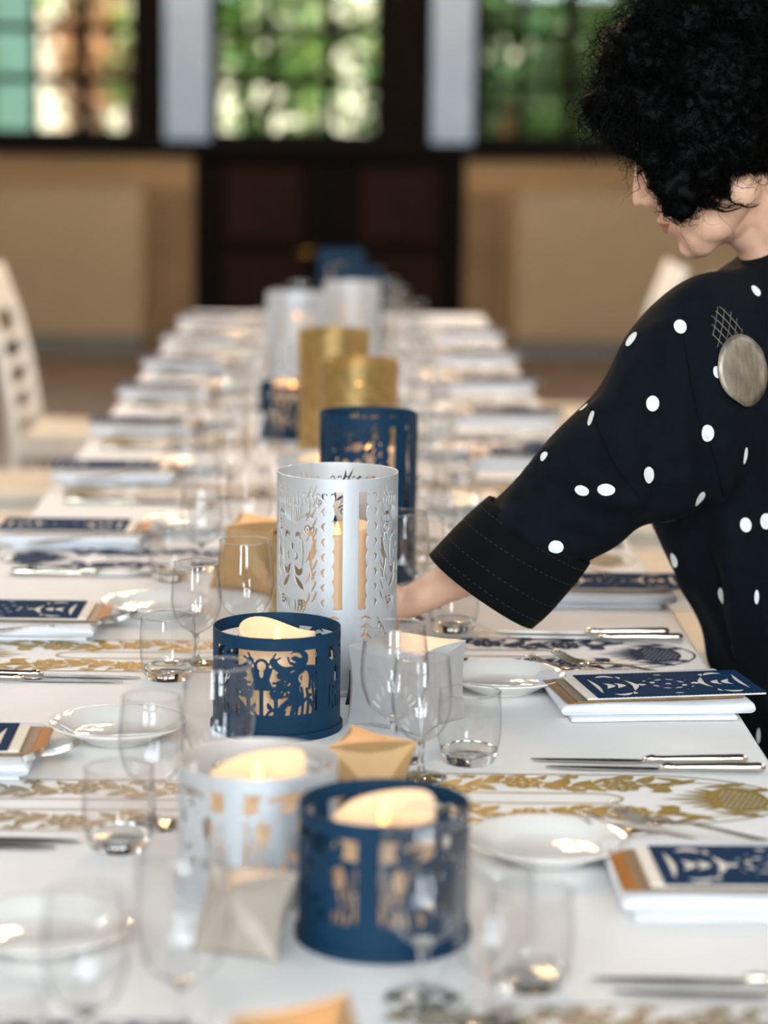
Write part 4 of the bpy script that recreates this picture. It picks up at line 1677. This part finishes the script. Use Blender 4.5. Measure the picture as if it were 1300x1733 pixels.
ch = make_chair()
ch.location = (-.80, 7.42, 0)
ch.rotation_euler = (0, 0, DEG(-3.5))
ch['label'] = 'white wooden chair with open slatted back before the cream radiator'
dup(ch, (-.84, 6.30, 0), 0, 'white chair drawn up opposite the woman, seat edge showing beside far settings')
dup(ch, (-.86, 5.60, 0), 0, 'white chair opposite the woman, next nearer than the seat by far settings')
dup(ch, (.76, 7.95, 0), PI, 'white chair with back top showing above the woman\'s shoulder')
for k, yy in enumerate((4.5, 5.18, 5.86, 6.54, 7.2)):
    dup(ch, (.80, yy, 0), PI, 'white chair in the row on the woman\'s side behind her', 'chairs behind the woman')
# ------------------------------------------------------------------ the woman reaching across the table
PY = 3.17


def B(px, py, Y=PY):
    return onY(px, py, Y)


def remeshed(mb, name, voxel, smooth_it, smooth_f=.5):
    me = mb.mesh(name)
    o = bpy.data.objects.new(name + '_tmp', me)
    COL.objects.link(o)
    md = o.modifiers.new('r', 'REMESH')
    md.mode = 'VOXEL'
    md.voxel_size = voxel
    md.use_smooth_shade = True
    if smooth_it:
        sm = o.modifiers.new('s', 'SMOOTH')
        sm.factor = smooth_f
        sm.iterations = smooth_it
    dg = bpy.context.evaluated_depsgraph_get()
    out = bpy.data.meshes.new_from_object(o.evaluated_get(dg))
    out.name = name
    bpy.data.objects.remove(o)
    bpy.data.meshes.remove(me)
    out.polygons.foreach_set('use_smooth', [True] * len(out.polygons))
    return out


person = thing('person', 'person with curly black hair in a navy polka-dot dress, reaching across the table', 'person', (.69, PY, 0))
PL = Vector((.69, PY, 0))


def ppart(name, me, m, parent=None):
    o = obj(name, me, m, parent or person)
    if parent is None:
        o.location = -PL
    return o


# --- head in its own frame: face towards -x, up +z
HS_ = 1.10
HC = B(1204, 238, 3.13)
HR = Matrix.Rotation(DEG(-9), 3, 'Z') @ Matrix.Rotation(DEG(-27), 3, 'Y')


def hd(x, y, z):
    return HC + HR @ (Vector((x, y, z)) * HS_)


bb = MB()


def he(c, r, rot=None):
    bb.ellipsoid(hd(*c), [v * HS_ for v in r], 24, 16, HR if rot is None else HR @ rot)


def hc(a, b, ra, rb, n=6):
    pa, pb = hd(*a), hd(*b)
    bb.tube([pa.lerp(pb, i / n) for i in range(n + 1)], [(ra + (rb - ra) * i / n) * HS_ for i in range(n + 1)], 12)
    bb.ellipsoid(pa, [ra * HS_] * 3, 12, 8)
    bb.ellipsoid(pb, [rb * HS_] * 3, 12, 8)


he((.012, 0, .032), (.096, .076, .086))
he((-.030, 0, -.030), (.062, .060, .078))
he((-.052, 0, .040), (.040, .055, .045))
for s in (-1, 1):
    he((-.050, s * .036, -.036), (.034, .026, .034))
    hc((.006, s * .050, -.066), (-.058, s * .018, -.100), .024, .019)
    he((-.044, s * .038, -.052), (.036, .027, .036))
    he((-.070, s * .031, .012), (.0175, .0165, .013))
    he((-.074, s * .030, .030), (.016, .026, .009))
    he((-.0925, s * .0125, -.033), (.010, .0085, .0075))
    he((-.058, s * .026, -.074), (.026, .022, .020))
    he((.014, s * .071, -.006), (.015, .008, .026))
he((-.068, 0, -.101), (.020, .021, .017))
he((-.028, 0, -.092), (.045, .040, .024))
for s in (-1, 1):
    he((-.053, s * .021, -.088), (.027, .024, .027))
    he((-.036, s * .032, -.080), (.032, .026, .030))
he((-.076, 0, -.066), (.016, .026, .024))
hc((-.083, 0, .016), (-.104, 0, -.024), .0070, .0088)
he((-.1035, 0, -.027), (.0100, .0095, .0085))
he((-.0885, 0, -.0585), (.0095, .0205, .0058))
he((-.0865, 0, -.0710), (.0095, .0180, .0065))
# neck and trunk inside the dress
NB = B(1345, 470, PY)
n0 = hd(.035, 0, -.045)
bb.tube([n0, n0.lerp(NB, .35) + Vector((-.008, 0, -.004)), n0.lerp(NB, .7), NB + Vector((.0, 0, -.05))], [.054, .047, .043, .045], 20)
bb.tube([hd(-.02, 0, -.075), n0.lerp(NB, .55) + Vector((-.022, 0, -.012)), NB + Vector((-.012, 0, -.03))], [.034, .036, .036], 16)
bb.tube([NB + Vector((-.005, 0, -.03)), Vector((.538, PY, 1.12)), Vector((.542, PY, .97)), Vector((.600, PY, .83)), Vector((.660, PY, .70))], [.055, .092, .095, .095, .10], 20)
for s in (-1, 1):
    bb.tube([Vector((.69, PY + s * .08, .76)), Vector((.685, PY + s * .09, .45)), Vector((.70, PY + s * .09, .10)), Vector((.70, PY + s * .09, .055))], [.062, .052, .038, .036], 16)
    bb.ellipsoid((.66, PY + s * .09, .035), (.105, .036, .034), 16, 10)


def limb(pts, rad):
    Q = crom([tuple(p) for p in pts], 6)
    R_ = np.interp(np.linspace(0, 1, len(Q)), np.linspace(0, 1, len(pts)), rad)
    bb.tube([Vector(q) for q in Q], list(R_), 16)
    for q, r in ((Q[0], rad[0]), (Q[-1], rad[-1])):
        bb.ellipsoid(q, [r] * 3, 14, 8)


SH = B(1130, 610, 3.02)
EL = B(975, 875, 3.0)
WR = B(688, 1022, 3.035)
limb([NB + Vector((0, -.02, -.04)), SH, SH.lerp(EL, .5), EL, EL.lerp(WR, .45), EL.lerp(WR, .8), WR], [.06, .052, .044, .037, .034, .0245, .0205])
SH2, EL2, WR2 = Vector((.55, 3.35, 1.12)), Vector((.63, 3.41, .90)), Vector((.585, 3.42, .70))
limb([NB + Vector((0, .02, -.04)), SH2, EL2, WR2], [.06, .05, .037, .022])


def hand(W, fwd, up, side, curl):
    """palm and five fingers; fwd: along the hand, up: from little finger to index, side: back of the hand to palm"""
    def P(a, b, c):
        return W + fwd * a + up * b + side * c
    bb.tube([P(-.005, 0, 0), P(.03, 0, 0), P(.06, .002, .002)], [.019, .021, .020], 14)
    for k, (b_, l) in enumerate(((.030, .072), (.011, .080), (-.009, .074), (-.027, .058))):
        bb.tube([P(.02, b_ * .6, 0), P(.055, b_ * .9, 0), P(.082, b_, .001)], [.0135, .0125, .0098], 10)
        c1 = curl * .25
        pts = [P(.080, b_, .001), P(.080 + l * .42, b_ * 1.04, c1 * l), P(.080 + l * .75, b_ * 1.05, curl * .62 * l), P(.080 + l, b_ * 1.05, curl * 1.05 * l)]
        bb.tube(pts, [.0092, .0086, .0080, .0070], 10)
        for q, r in zip(pts, (.0098, .0090, .0082, .0070)):
            bb.ellipsoid(q, [r] * 3, 10, 8)
    t = [P(.012, .018, .006), P(.040, .042, .012), P(.066, .056, .018), P(.090, .062, .022)]
    bb.tube(t, [.014, .0115, .0098, .0085], 10)
    for q, r in zip(t, (.014, .0118, .0102, .0085)):
        bb.ellipsoid(q, [r] * 3, 10, 8)


fw = Vector((-.93, .05, -.30)).normalized()
upv = Vector((-.30, .0, .95))
upv = (upv - fw * upv.dot(fw)).normalized()
hand(WR, fw, upv, Vector((.0, -1, 0)), .12)
hand(WR2, Vector((-.1, 0, -1)).normalized(), Vector((-1, 0, .1)).normalized(), Vector((0, -1, 0)), .3)

body = remeshed(bb, 'body', .0032, 12, .5)
bo = ppart('body', body, MATS['skin'])
body.materials.append(MATS['lips'])
HRi = HR.inverted()
for pl in body.polygons:
    q = (HRi @ (Vector(pl.center) - HC)) / HS_
    if q.x < -.084 and abs(q.y) < .024:
        zz = q.z
        taper = 1 - (abs(q.y) / .024) ** 2
        if -.0655 - .0105 * taper < zz < -.0655 + .0085 * taper - .001:
            pl.material_index = 1
# eyes: lashes and brows, both sides
for s in (-1, 1):
    mb = MB()
    for k in range(26):
        t = k / 25
        a = hd(-.0855 + .014 * t * t, s * (.018 + .027 * t), .004 + .003 * math.sin(PI * t))
        d = HR @ Vector((-.85, s * (.15 + .5 * t), -.35))
        d2 = HR @ Vector((-.8, s * (.2 + .5 * t), .25))
        mb.tube([a, a + d * .005, a + d * .007 + d2 * .004], [.0007, .0005, .0002], 4)
    mb.tube([hd(-.0845 + .014 * (t / 8) ** 2, s * (.017 + .029 * t / 8), .004 + .003 * math.sin(PI * t / 8)) for t in range(9)], .0011, 6)
    ppart('eyelashes', mb.mesh('eyelashes', True), MATS['hair'])
    mb = MB()
    for k in range(40):
        t = k / 39
        a = hd(-.0885 + .018 * t * t, s * (.013 + .036 * t), .036 + .006 * math.sin(PI * t * .8))
        mb.tube([a, a + (HR @ Vector((-.2, s * .8, .25))) * .008], [.0007, .0002], 4)
    ppart('eyebrow', mb.mesh('eyebrow', True), MATS['hair'])
for s in (-1, 1):
    mb = MB()
    mb.ellipsoid((.655, PY + s * .09, .036), (.118, .042, .036), 20, 12)
    ppart('shoe', mb.mesh('shoe', True), MATS['shoe'])

# --- dress


def loft(rings, nseg, along, disp=None):
    """rings: (center, axisA, axisB) -> smooth tube through catmull-rom interpolated ellipses"""
    C = crom([tuple(r[0]) for r in rings], along)
    A = crom([tuple(r[1]) for r in rings], along)
    Bx = crom([tuple(r[2]) for r in rings], along)
    V, F = [], []
    for i in range(len(C)):
        for k in range(nseg):
            w = 2 * PI * k / nseg
            p = Vector(C[i]) + Vector(A[i]) * math.cos(w) + Vector(Bx[i]) * math.sin(w)
            if disp:
                nrm = (Vector(A[i]) * math.cos(w) + Vector(Bx[i]) * math.sin(w)).normalized()
                p += nrm * disp(i / (len(C) - 1), w, p)
            V.append(tuple(p))
    n_ = nseg
    for i in range(len(C) - 1):
        for k in range(n_):
            F.append((i * n_ + k, i * n_ + (k + 1) % n_, (i + 1) * n_ + (k + 1) % n_, (i + 1) * n_ + k))
    return V, F


def tdisp(t, w, p):
    f = min(1, max(0, (1.2 - p.z) / .4))
    return .004 * noise.noise(p * 7.0) + f * (.005 * math.sin(7 * w + 3 * math.sin(p.z * 5)) + .006 * noise.noise(Vector((math.cos(w) * 3, math.sin(w) * 3, p.z * 1.5))))


tr = []
for z, cx, hd_, hw_ in ((1.292, .582, .050, .056), (1.272, .572, .060, .068), (1.245, .560, .082, .105), (1.205, .548, .108, .150), (1.15, .538, .130, .180), (1.06, .530, .142, .185), (.96, .540, .150, .185),
                       (.86, .582, .150, .19), (.76, .640, .150, .20), (.66, .665, .155, .215), (.50, .685, .175, .235), (.30, .69, .195, .26), (.20, .69, .20, .265)):
    tr.append(((cx, PY, z), (hd_, 0, 0), (0, hw_, 0)))
TORSO = loft(tr, 72, 6, tdisp)


def sring(U, L, Yc, hy):
    u, l = B(U[0], U[1], Yc), B(L[0], L[1], Yc)
    return ((u + l) / 2, (u - l) / 2, Vector((0, hy, 0)))


def sdisp(t, w, p):
    return .005 * math.sin(t * 17 + 2.5 * math.sin(w) + 1.0) * (.35 + .65 * t) * (0.5 + .5 * math.sin(w + 2.6)) + .006 * noise.noise(p * 9.0 + Vector((3, 0, 0)))


sl = [sring((1262, 452), (1340, 780), 3.11, .095), sring((1158, 470), (1240, 850), 3.05, .105), sring((1068, 558), (1145, 874), 3.015, .093), sring((1003, 664), (1088, 888), 3.0, .083),
      sring((917, 760), (1042, 922), 2.995, .078), sring((818, 858), (985, 962), 2.99, .076)]
SLEEVE = loft(sl, 56, 10, sdisp)
db = MB()
for (V, F), n_ in ((TORSO, 72), (SLEEVE, 56)):
    m_ = len(V)
    db.add(V, F + [tuple(reversed(range(n_))), tuple(range(m_ - n_, m_))])
_tmp = db.mesh('d', normals=True)
db = MB()
db.v = [tuple(v.co) for v in _tmp.vertices]
db.f = [tuple(p.vertices) for p in _tmp.polygons]
dress_me = remeshed(db, 'dress', .0055, 14, .6)
# gathers and creases of the cloth


def displace(me, fn):
    n_ = len(me.vertices)
    co = np.empty(n_ * 3)
    no = np.empty(n_ * 3)
    me.vertices.foreach_get('co', co)
    me.vertices.foreach_get('normal', no)
    co = co.reshape(-1, 3)
    no = no.reshape(-1, 3)
    d = np.array([fn(Vector(p)) for p in co])
    me.vertices.foreach_set('co', (co + no * d[:, None]).ravel())
    me.update()


def gather(p):
    c_ = .0035 * noise.noise(p * 6)
    return c_ + .0034 * math.sin(60 * (p.x + .35 * p.z) + 5 * noise.noise(p * 4)) * max(0, noise.noise(p * 3.3 + Vector((5, 2, 1))))


displace(dress_me, gather)


def bvh_of(mes):
    V, F = [], []
    for me in mes:
        n_ = len(V)
        V += [v.co.copy() for v in me.vertices]
        F += [tuple(i + n_ for i in p.vertices) for p in me.polygons]
    return BVHTree.FromPolygons(V, F)


_b = bvh_of([dress_me])
# pulled folds of the sleeve and the hanging front, each a soft ridge along a line on the cloth
FOLDS = []
for line, amp, wd in (([(925, 772), (960, 800), (1010, 838), (1075, 850)], .010, .016), ([(905, 800), (960, 850), (1030, 880)], -.007, .014), ([(1010, 690), (1035, 760), (1085, 835)], .008, .014), ([(850, 880), (900, 915), (965, 935)], .008, .016),
                      ([(880, 840), (930, 890), (1000, 915)], -.006, .013), ([(1120, 560), (1150, 700), (1165, 850)], .007, .02), ([(1180, 520), (1195, 680), (1200, 860), (1215, 1000)], -.006, .02), ([(1230, 700), (1225, 900), (1250, 1100)], .008, .02),
                      ([(1150, 960), (1180, 1060), (1230, 1160)], .007, .016), ([(1190, 930), (1230, 1080), (1275, 1200)], -.007, .016), ([(1060, 600), (1100, 720), (1110, 840)], -.007, .018), ([(1270, 820), (1290, 1000), (1300, 1150)], -.007, .02)):
    Q = []
    for q in crom(line, 6):
        h = _b.ray_cast(CAM, ray(q[0], q[1]).normalized())
        if h[0] is not None:
            Q.append(np.array(h[0]))
    if len(Q) > 1:
        FOLDS.append((np.array(Q), amp, wd))
_n = len(dress_me.vertices)
_co = np.empty(_n * 3)
dress_me.vertices.foreach_get('co', _co)
_no = np.empty(_n * 3)
dress_me.vertices.foreach_get('normal', _no)
_co, _no = _co.reshape(-1, 3), _no.reshape(-1, 3)
_d = np.zeros(_n)
for Q, amp, wd in FOLDS:
    dist = np.full(_n, 9.0)
    for a_, b_ in zip(Q[:-1], Q[1:]):
        e_ = b_ - a_
        t = np.clip(((_co - a_) @ e_) / max(1e-9, e_ @ e_), 0, 1)
        dist = np.minimum(dist, np.linalg.norm(_co - a_ - t[:, None] * e_, axis=1))
    _d += amp * np.exp(-(dist / wd) ** 2)
dress_me.vertices.foreach_set('co', (_co + _no * _d[:, None]).ravel())
dress_me.update()
dress = ppart('dress', dress_me, MATS['dress'])
cu = [sring((828, 842), (1000, 952), 2.99, .080), sring((790, 878), (976, 985), 2.99, .083), sring((755, 912), (935, 1030), 2.99, .082), sring((726, 940), (902, 1060), 2.99, .080)]
V, F = loft(cu, 56, 6, lambda t, w, p: .004 * noise.noise(p * 11))
cuff_me = mesh_from('sleeve_cuff', V, F, True)
cuff = ppart('sleeve_cuff', cuff_me, MATS['cuff'])
md = cuff.modifiers.new('t', 'SOLIDIFY')
md.thickness = .006
md.offset = -1
# stitch lines round the cuff
for t_ in (.12, .36, .62, .86):
    Cc = crom([tuple(r[0]) for r in cu], 20)
    Aa = crom([tuple(r[1]) for r in cu], 20)
    Bb = crom([tuple(r[2]) for r in cu], 20)
    i = int(t_ * (len(Cc) - 1))
    mb = MB()
    pts = []
    for k in range(121):
        w = 2 * PI * k / 120
        p = Vector(Cc[i]) + (Vector(Aa[i]) * math.cos(w) + Vector(Bb[i]) * math.sin(w))
        d = (Vector(Aa[i]) * math.cos(w) + Vector(Bb[i]) * math.sin(w)).normalized()
        pts.append(p + d * (.004 * noise.noise(p * 11) + .0002))
    for k in range(0, 120, 2):
        mb.tube([pts[k], pts[k + 1]], .0004, 4)
    ppart('stitching', mb.mesh('stitching'), MATS['thread'])
# far sleeve
s2 = [((.58, 3.27, 1.17), (.06, 0, .03), (0, .07, .05)), ((.57, 3.345, 1.11), (.085, 0, .01), (0, .055, .03)), ((.60, 3.39, 1.0), (.08, 0, .02), (0, .06, 0)), ((.625, 3.405, .92), (.075, 0, .01), (0, .06, 0)), ((.61, 3.41, .82), (.072, 0, 0), (0, .06, 0))]
V, F = loft(s2, 40, 6, None)
o = ppart('sleeve', mesh_from('sleeve_far', V, F, True), MATS['dress'])
md = o.modifiers.new('t', 'SOLIDIFY')
md.thickness = .002
# collar
cr_ = [((.582, PY, 1.285), (.046, 0, .012), (0, .051, 0)), ((.580, PY, 1.303), (.049, 0, .012), (0, .053, 0))]
V, F = loft([cr_[0], ((.581, PY, 1.295), (.048, 0, .012), (0, .052, 0)), cr_[1]], 40, 4, None)
o = ppart('collar', mesh_from('collar', V, F, True), MATS['cream_card'])
md = o.modifiers.new('t', 'SOLIDIFY')
md.thickness = .002

# --- white dots, disc and net sewn on the dress: placed on its surface


bvh = bvh_of([dress_me])


def on_dress(px, py):
    d = ray(px, py).normalized()
    h = bvh.ray_cast(CAM, d)
    return h


def patch(px, py, rx, ry, rot, m, name, lift=.0012, rings=3, seg=28, at=None):
    if at is None:
        loc, nrm, idx, dist = on_dress(px, py)
        if loc is None:
            return None
        if nrm.dot(loc - CAM) > 0:
            nrm = -nrm
    else:
        loc, nrm = at
    upw = Vector((0, 0, 1))
    a = nrm.cross(upw)
    a = (-a if a.x < 0 else a).normalized()
    b = a.cross(nrm).normalized()
    if b.z < 0:
        b = -b
    V, F = [tuple(loc + nrm * lift)], []
    for r in range(1, rings + 1):
        for k in range(seg):
            w = 2 * PI * k / seg
            u, v = rx * r / rings * math.cos(w), ry * r / rings * math.sin(w)
            u, v = u * math.cos(rot) - v * math.sin(rot), u * math.sin(rot) + v * math.cos(rot)
            q = loc + a * u + b * v
            cp = bvh.find_nearest(q)
            n2 = cp[1] if cp[1].dot(nrm) > 0 else -cp[1]
            V.append(tuple(cp[0] + n2 * lift))
    for k in range(seg):
        F.append((0, 1 + k, 1 + (k + 1) % seg))
    for r in range(rings - 1):
        for k in range(seg):
            q = 1 + r * seg
            F.append((q + k, q + seg + k, q + seg + (k + 1) % seg, q + (k + 1) % seg))
    me = mesh_from(name, V, F, True)
    bm = bmesh.new()
    bm.from_mesh(me)
    bmesh.ops.recalc_face_normals(bm, faces=bm.faces)
    bm.to_mesh(me)
    bm.free()
    o = ppart(name, me, m)
    return o


for (x, y, rx, ry, ro) in ((1279, 493, 8, 13, -.1), (1151, 553, 11, 14, -.3), (1069, 574, 10, 14, -.3), (1001, 708, 8, 13, -.2), (989, 690, 6, 10, -.6), (1105, 683, 11, 13, 0), (1197, 733, 12, 14, .1), (1261, 771, 5, 15, .1),
                           (1097, 804, 12, 14, .1), (1184, 844, 13, 14, 0), (1262, 888, 10, 13, .3), (1297, 882, 10, 14, 0), (1223, 1008, 11, 15, .1), (1141, 948, 11, 13, .4), (1281, 1010, 4, 13, 0), (921, 772, 7, 9, -.5),
                           (883, 800, 9, 12, -.6), (985, 830, 12, 9, -.2), (1026, 829, 15, 10, 0), (941, 926, 13, 11, 0), (1285, 1245, 6, 14, 0), (1213, 630, 6, 10, .2), (1330, 600, 12, 14, 0), (1335, 760, 12, 14, 0), (1345, 1100, 12, 14, 0), (1352, 940, 12, 14, 0)):
    patch(x, y, rx * .00074, ry * .00074, ro, MATS['dot'], 'polka_dot')
# the print goes on round the sides and back of the dress
hr0 = random.Random(5)
taken = []
CI = CROT.inverted()
_n = len(dress_me.vertices)
for _ in range(4000):
    v = dress_me.vertices[hr0.randrange(_n)]
    q = CI @ (v.co - CAM)
    px_ = PCX + FPX * q.x / -q.z
    if v.co.z < .24 or v.co.z > 1.25 or v.co.x < .40:
        continue
    if px_ < 1325 and v.normal.dot(v.co - CAM) < .05:
        continue
    if any((v.co - t).length < .078 for t in taken):
        continue
    taken.append(v.co.copy())
    patch(0, 0, .0092, .0105, 0, MATS['dot'], 'polka_dot', seg=20, at=(v.co.copy(), v.normal.copy()))
# seams: drop-shoulder seam and side panel, a fine raised thread line
for line in ([(995, 668), (1010, 720), (1040, 785), (1088, 848)], [(1155, 560), (1180, 700), (1205, 760), (1225, 840)]):
    pts = []
    for q in crom(line, 10):
        h = on_dress(q[0], q[1])
        if h[0] is not None:
            n2 = h[1] if h[1].dot(h[0] - CAM) < 0 else -h[1]
            pts.append(h[0] + n2 * .0006)
    if len(pts) > 2:
        ppart('seam', MB().tube(pts, .0007, 5).mesh('seam', True), MATS['cuff'])
dsc = patch(1256, 627, .040, .0452, .06, MATS['disc_metal'], 'metal_disc', .004, 5, 48)
if dsc:
    md = dsc.modifiers.new('t', 'SOLIDIFY')
    md.thickness = .0016
# net oval above the disc
mb = MB()
h0 = on_dress(1232, 562)
if h0[0] is not None:
    loc, nrm = h0[0], h0[1]
    if nrm.dot(loc - CAM) > 0:
        nrm = -nrm
    a = nrm.cross(Vector((0, 0, 1)))
    a = (-a if a.x < 0 else a).normalized()
    b = a.cross(nrm).normalized()
    if b.z < 0:
        b = -b
    for dirn in (1, -1):
        for k in range(-4, 5):
            pts = []
            for t in np.linspace(-.05, .05, 26):
                ang = DEG(62 if dirn == 1 else 125)
                u = math.cos(ang) * t - math.sin(ang) * k * .0098
                v = math.sin(ang) * t + math.cos(ang) * k * .0098
                if (u / .025) ** 2 + (v / .036) ** 2 < 1:
                    cp = bvh.find_nearest(loc + a * u + b * v)
                    n2 = cp[1] if cp[1].dot(nrm) > 0 else -cp[1]
                    pts.append(cp[0] + n2 * .0012)
            if len(pts) > 2:
                mb.tube(pts, .0006, 5)
    if mb.v:
        ppart('net_patch', mb.mesh('net_patch', True), MATS['net'])

# --- hair: a mass of curls round the head, then loose curly strands
hb = MB()
hr = random.Random(21)
blobs = [  # px, py, radius px, Y, Y-radius factor
    (1215, 150, 150, 3.13, .90), (1120, 130, 92, 3.13, .8), (1075, 150, 66, 3.13, .9), (1042, 168, 42, 3.13, 1), (1090, 90, 70, 3.12, 1), (1160, 50, 90, 3.13, 1), (1250, 40, 110, 3.14, .9), (1320, 90, 110, 3.15, .9),
    (1340, 190, 90, 3.15, 1), (1320, 260, 60, 3.13, 1), (1290, 235, 60, 3.09, .9), (1025, 182, 27, 3.12, 1), (1090, 200, 34, 3.10, .9),
    (1130, 225, 55, 3.075, .6), (1180, 215, 70, 3.06, .55), (1235, 205, 70, 3.065, .6), (1120, 275, 26, 3.062, .6), (1150, 290, 36, 3.052, .5), (1135, 320, 22, 3.05, .6), (1150, 345, 14, 3.05, .8), (1185, 280, 40, 3.045, .5),
    (1203, 296, 26, 3.038, .6), (1178, 310, 24, 3.045, .7), (1218, 265, 34, 3.045, .6), (1206, 312, 14, 3.036, .8), (1100, 180, 42, 3.075, .8), (1250, 250, 34, 3.05, .8), (1275, 215, 50, 3.06, .8)]
S_ = 3.13 / FPX
core = []
for (x, y, r, Y, f) in blobs:
    c = B(x, y, Y)
    core.append((c, r * S_, f))
    hb.ellipsoid(c, (r * S_ * .93, r * S_ * f * .93, r * S_ * .93), 18, 12)
    for k in range(int(4 + r / 7)):      # curl bumps
        d = Vector((hr.gauss(0, 1), hr.gauss(0, 1), hr.gauss(0, 1))).normalized()
        q = c + Vector((d.x, d.y * f, d.z)) * r * S_ * .86
        rb = hr.uniform(.008, .017)
        hb.ellipsoid(q, (rb, rb * .8, rb), 10, 8)
mass = remeshed(hb, 'hair', .0042, 2, .5)
displace(mass, lambda p: noise.noise(p * 55) * .004 + noise.noise(p * 120) * .002)
hair = ppart('hair', mass, MATS['hair'])
# strands on the surface of the mass
nv = len(mass.vertices)
cen = B(1195, 190, 3.14)


def curl_strand(mb, p, n, length, rad, cr, turns, down, seg=3, steps=13):
    t = n.cross(Vector((hr.uniform(-1, 1), hr.uniform(-1, 1), hr.uniform(-1, 1)))).normalized()
    d = (t * .6 + n * .5 + Vector((0, 0, -down))).normalized()
    a = d.orthogonal().normalized()
    b = d.cross(a)
    ph = hr.uniform(0, 6.28)
    pts, rs = [], []
    for i in range(steps):
        q = i / (steps - 1)
        w = ph + 2 * PI * turns * q
        c_ = cr * min(1, q * 3 + .1)
        bend = Vector((0, 0, -1)) * (down * .35 * length * q * q)
        pts.append(p - n * .003 + d * length * q + (a * math.cos(w) + b * math.sin(w)) * c_ + bend)
        rs.append(rad * (1 - .75 * q))
    mb.tube(pts, rs, seg, False)


mb = MB()
for k in range(4200):
    v = mass.vertices[hr.randrange(nv)]
    if v.co.x > .70:
        continue
    low = v.co.z < B(1150, 275, 3.05).z and v.co.y < 3.10
    curl_strand(mb, v.co, v.normal, hr.uniform(.008, .016) if low else hr.uniform(.022, .05), hr.uniform(.0005, .0011), hr.uniform(.004, .009), hr.uniform(.8, 1.8), hr.uniform(.1, .6))
ppart('curl', mb.mesh('curl', True), MATS['hair'], hair)['kind'] = 'stuff'
mb = MB()
k = 0
while k < 1700:
    v = mass.vertices[hr.randrange(nv)]
    r_ = v.co - cen
    if v.co.x > .62:
        continue
    if r_.z < -.02 and hr.random() < .75:
        continue
    k += 1
    curl_strand(mb, v.co, (v.normal + r_.normalized() * .7).normalized(), hr.uniform(.025, .075), hr.uniform(.00022, .0004), hr.uniform(.004, .012), hr.uniform(.5, 1.6), hr.uniform(0, .35), 3, 16)
ppart('flyaway_strand', mb.mesh('flyaway_strand', True), MATS['hair'], hair)['kind'] = 'stuff'
# the lock falling over the cheek and the fringe, strand by strand


def lock(pts, n, spread, rad, Y, curlr=.0025):
    mb = MB()
    for i in range(n):
        o_ = Vector((hr.gauss(0, spread), hr.gauss(0, spread * .5), hr.gauss(0, spread)))
        ph = hr.uniform(0, 6)
        P_ = []
        Q = crom([tuple(B(x, y, Y)) for x, y in pts], 8)
        for j, q in enumerate(Q):
            t = j / (len(Q) - 1)
            P_.append(Vector(q) + o_ * (1 - .65 * t) + Vector((math.cos(ph + 7 * t), .4 * math.sin(ph + 9 * t), math.sin(ph + 7 * t))) * curlr * (.4 + t))
        mb.tube(P_, [rad * (1 - .7 * j / (len(P_) - 1)) for j in range(len(P_))], 4, False)
    return mb


for pts, n_, sp, Y in (([(1098, 215), (1100, 262), (1104, 305), (1128, 340), (1152, 372)], 60, .006, 3.052), ([(1125, 240), (1120, 290), (1135, 330), (1158, 366)], 60, .007, 3.048), ([(1170, 260), (1185, 310), (1200, 340), (1228, 352), (1256, 345)], 14, .004, 3.04),
                       ([(1160, 270), (1178, 320), (1196, 346), (1216, 344)], 40, .006, 3.042), ([(1215, 270), (1222, 310), (1218, 335)], 40, .007, 3.045), ([(1045, 190), (1030, 215), (1045, 245), (1075, 262), (1090, 270)], 30, .006, 3.08),
                       ([(1070, 200), (1060, 235), (1075, 262), (1098, 268)], 30, .006, 3.07), ([(1055, 205), (1085, 230), (1105, 262)], 30, .006, 3.065), ([(1010, 190), (1012, 215), (1030, 240), (1050, 250)], 20, .005, 3.1), ([(1222, 300), (1235, 335), (1262, 348), (1282, 342)], 6, .003, 3.05)):
    ppart('hair_lock', lock(pts, n_, sp, .0008, Y).mesh('hair_lock', True), MATS['hair'], hair)
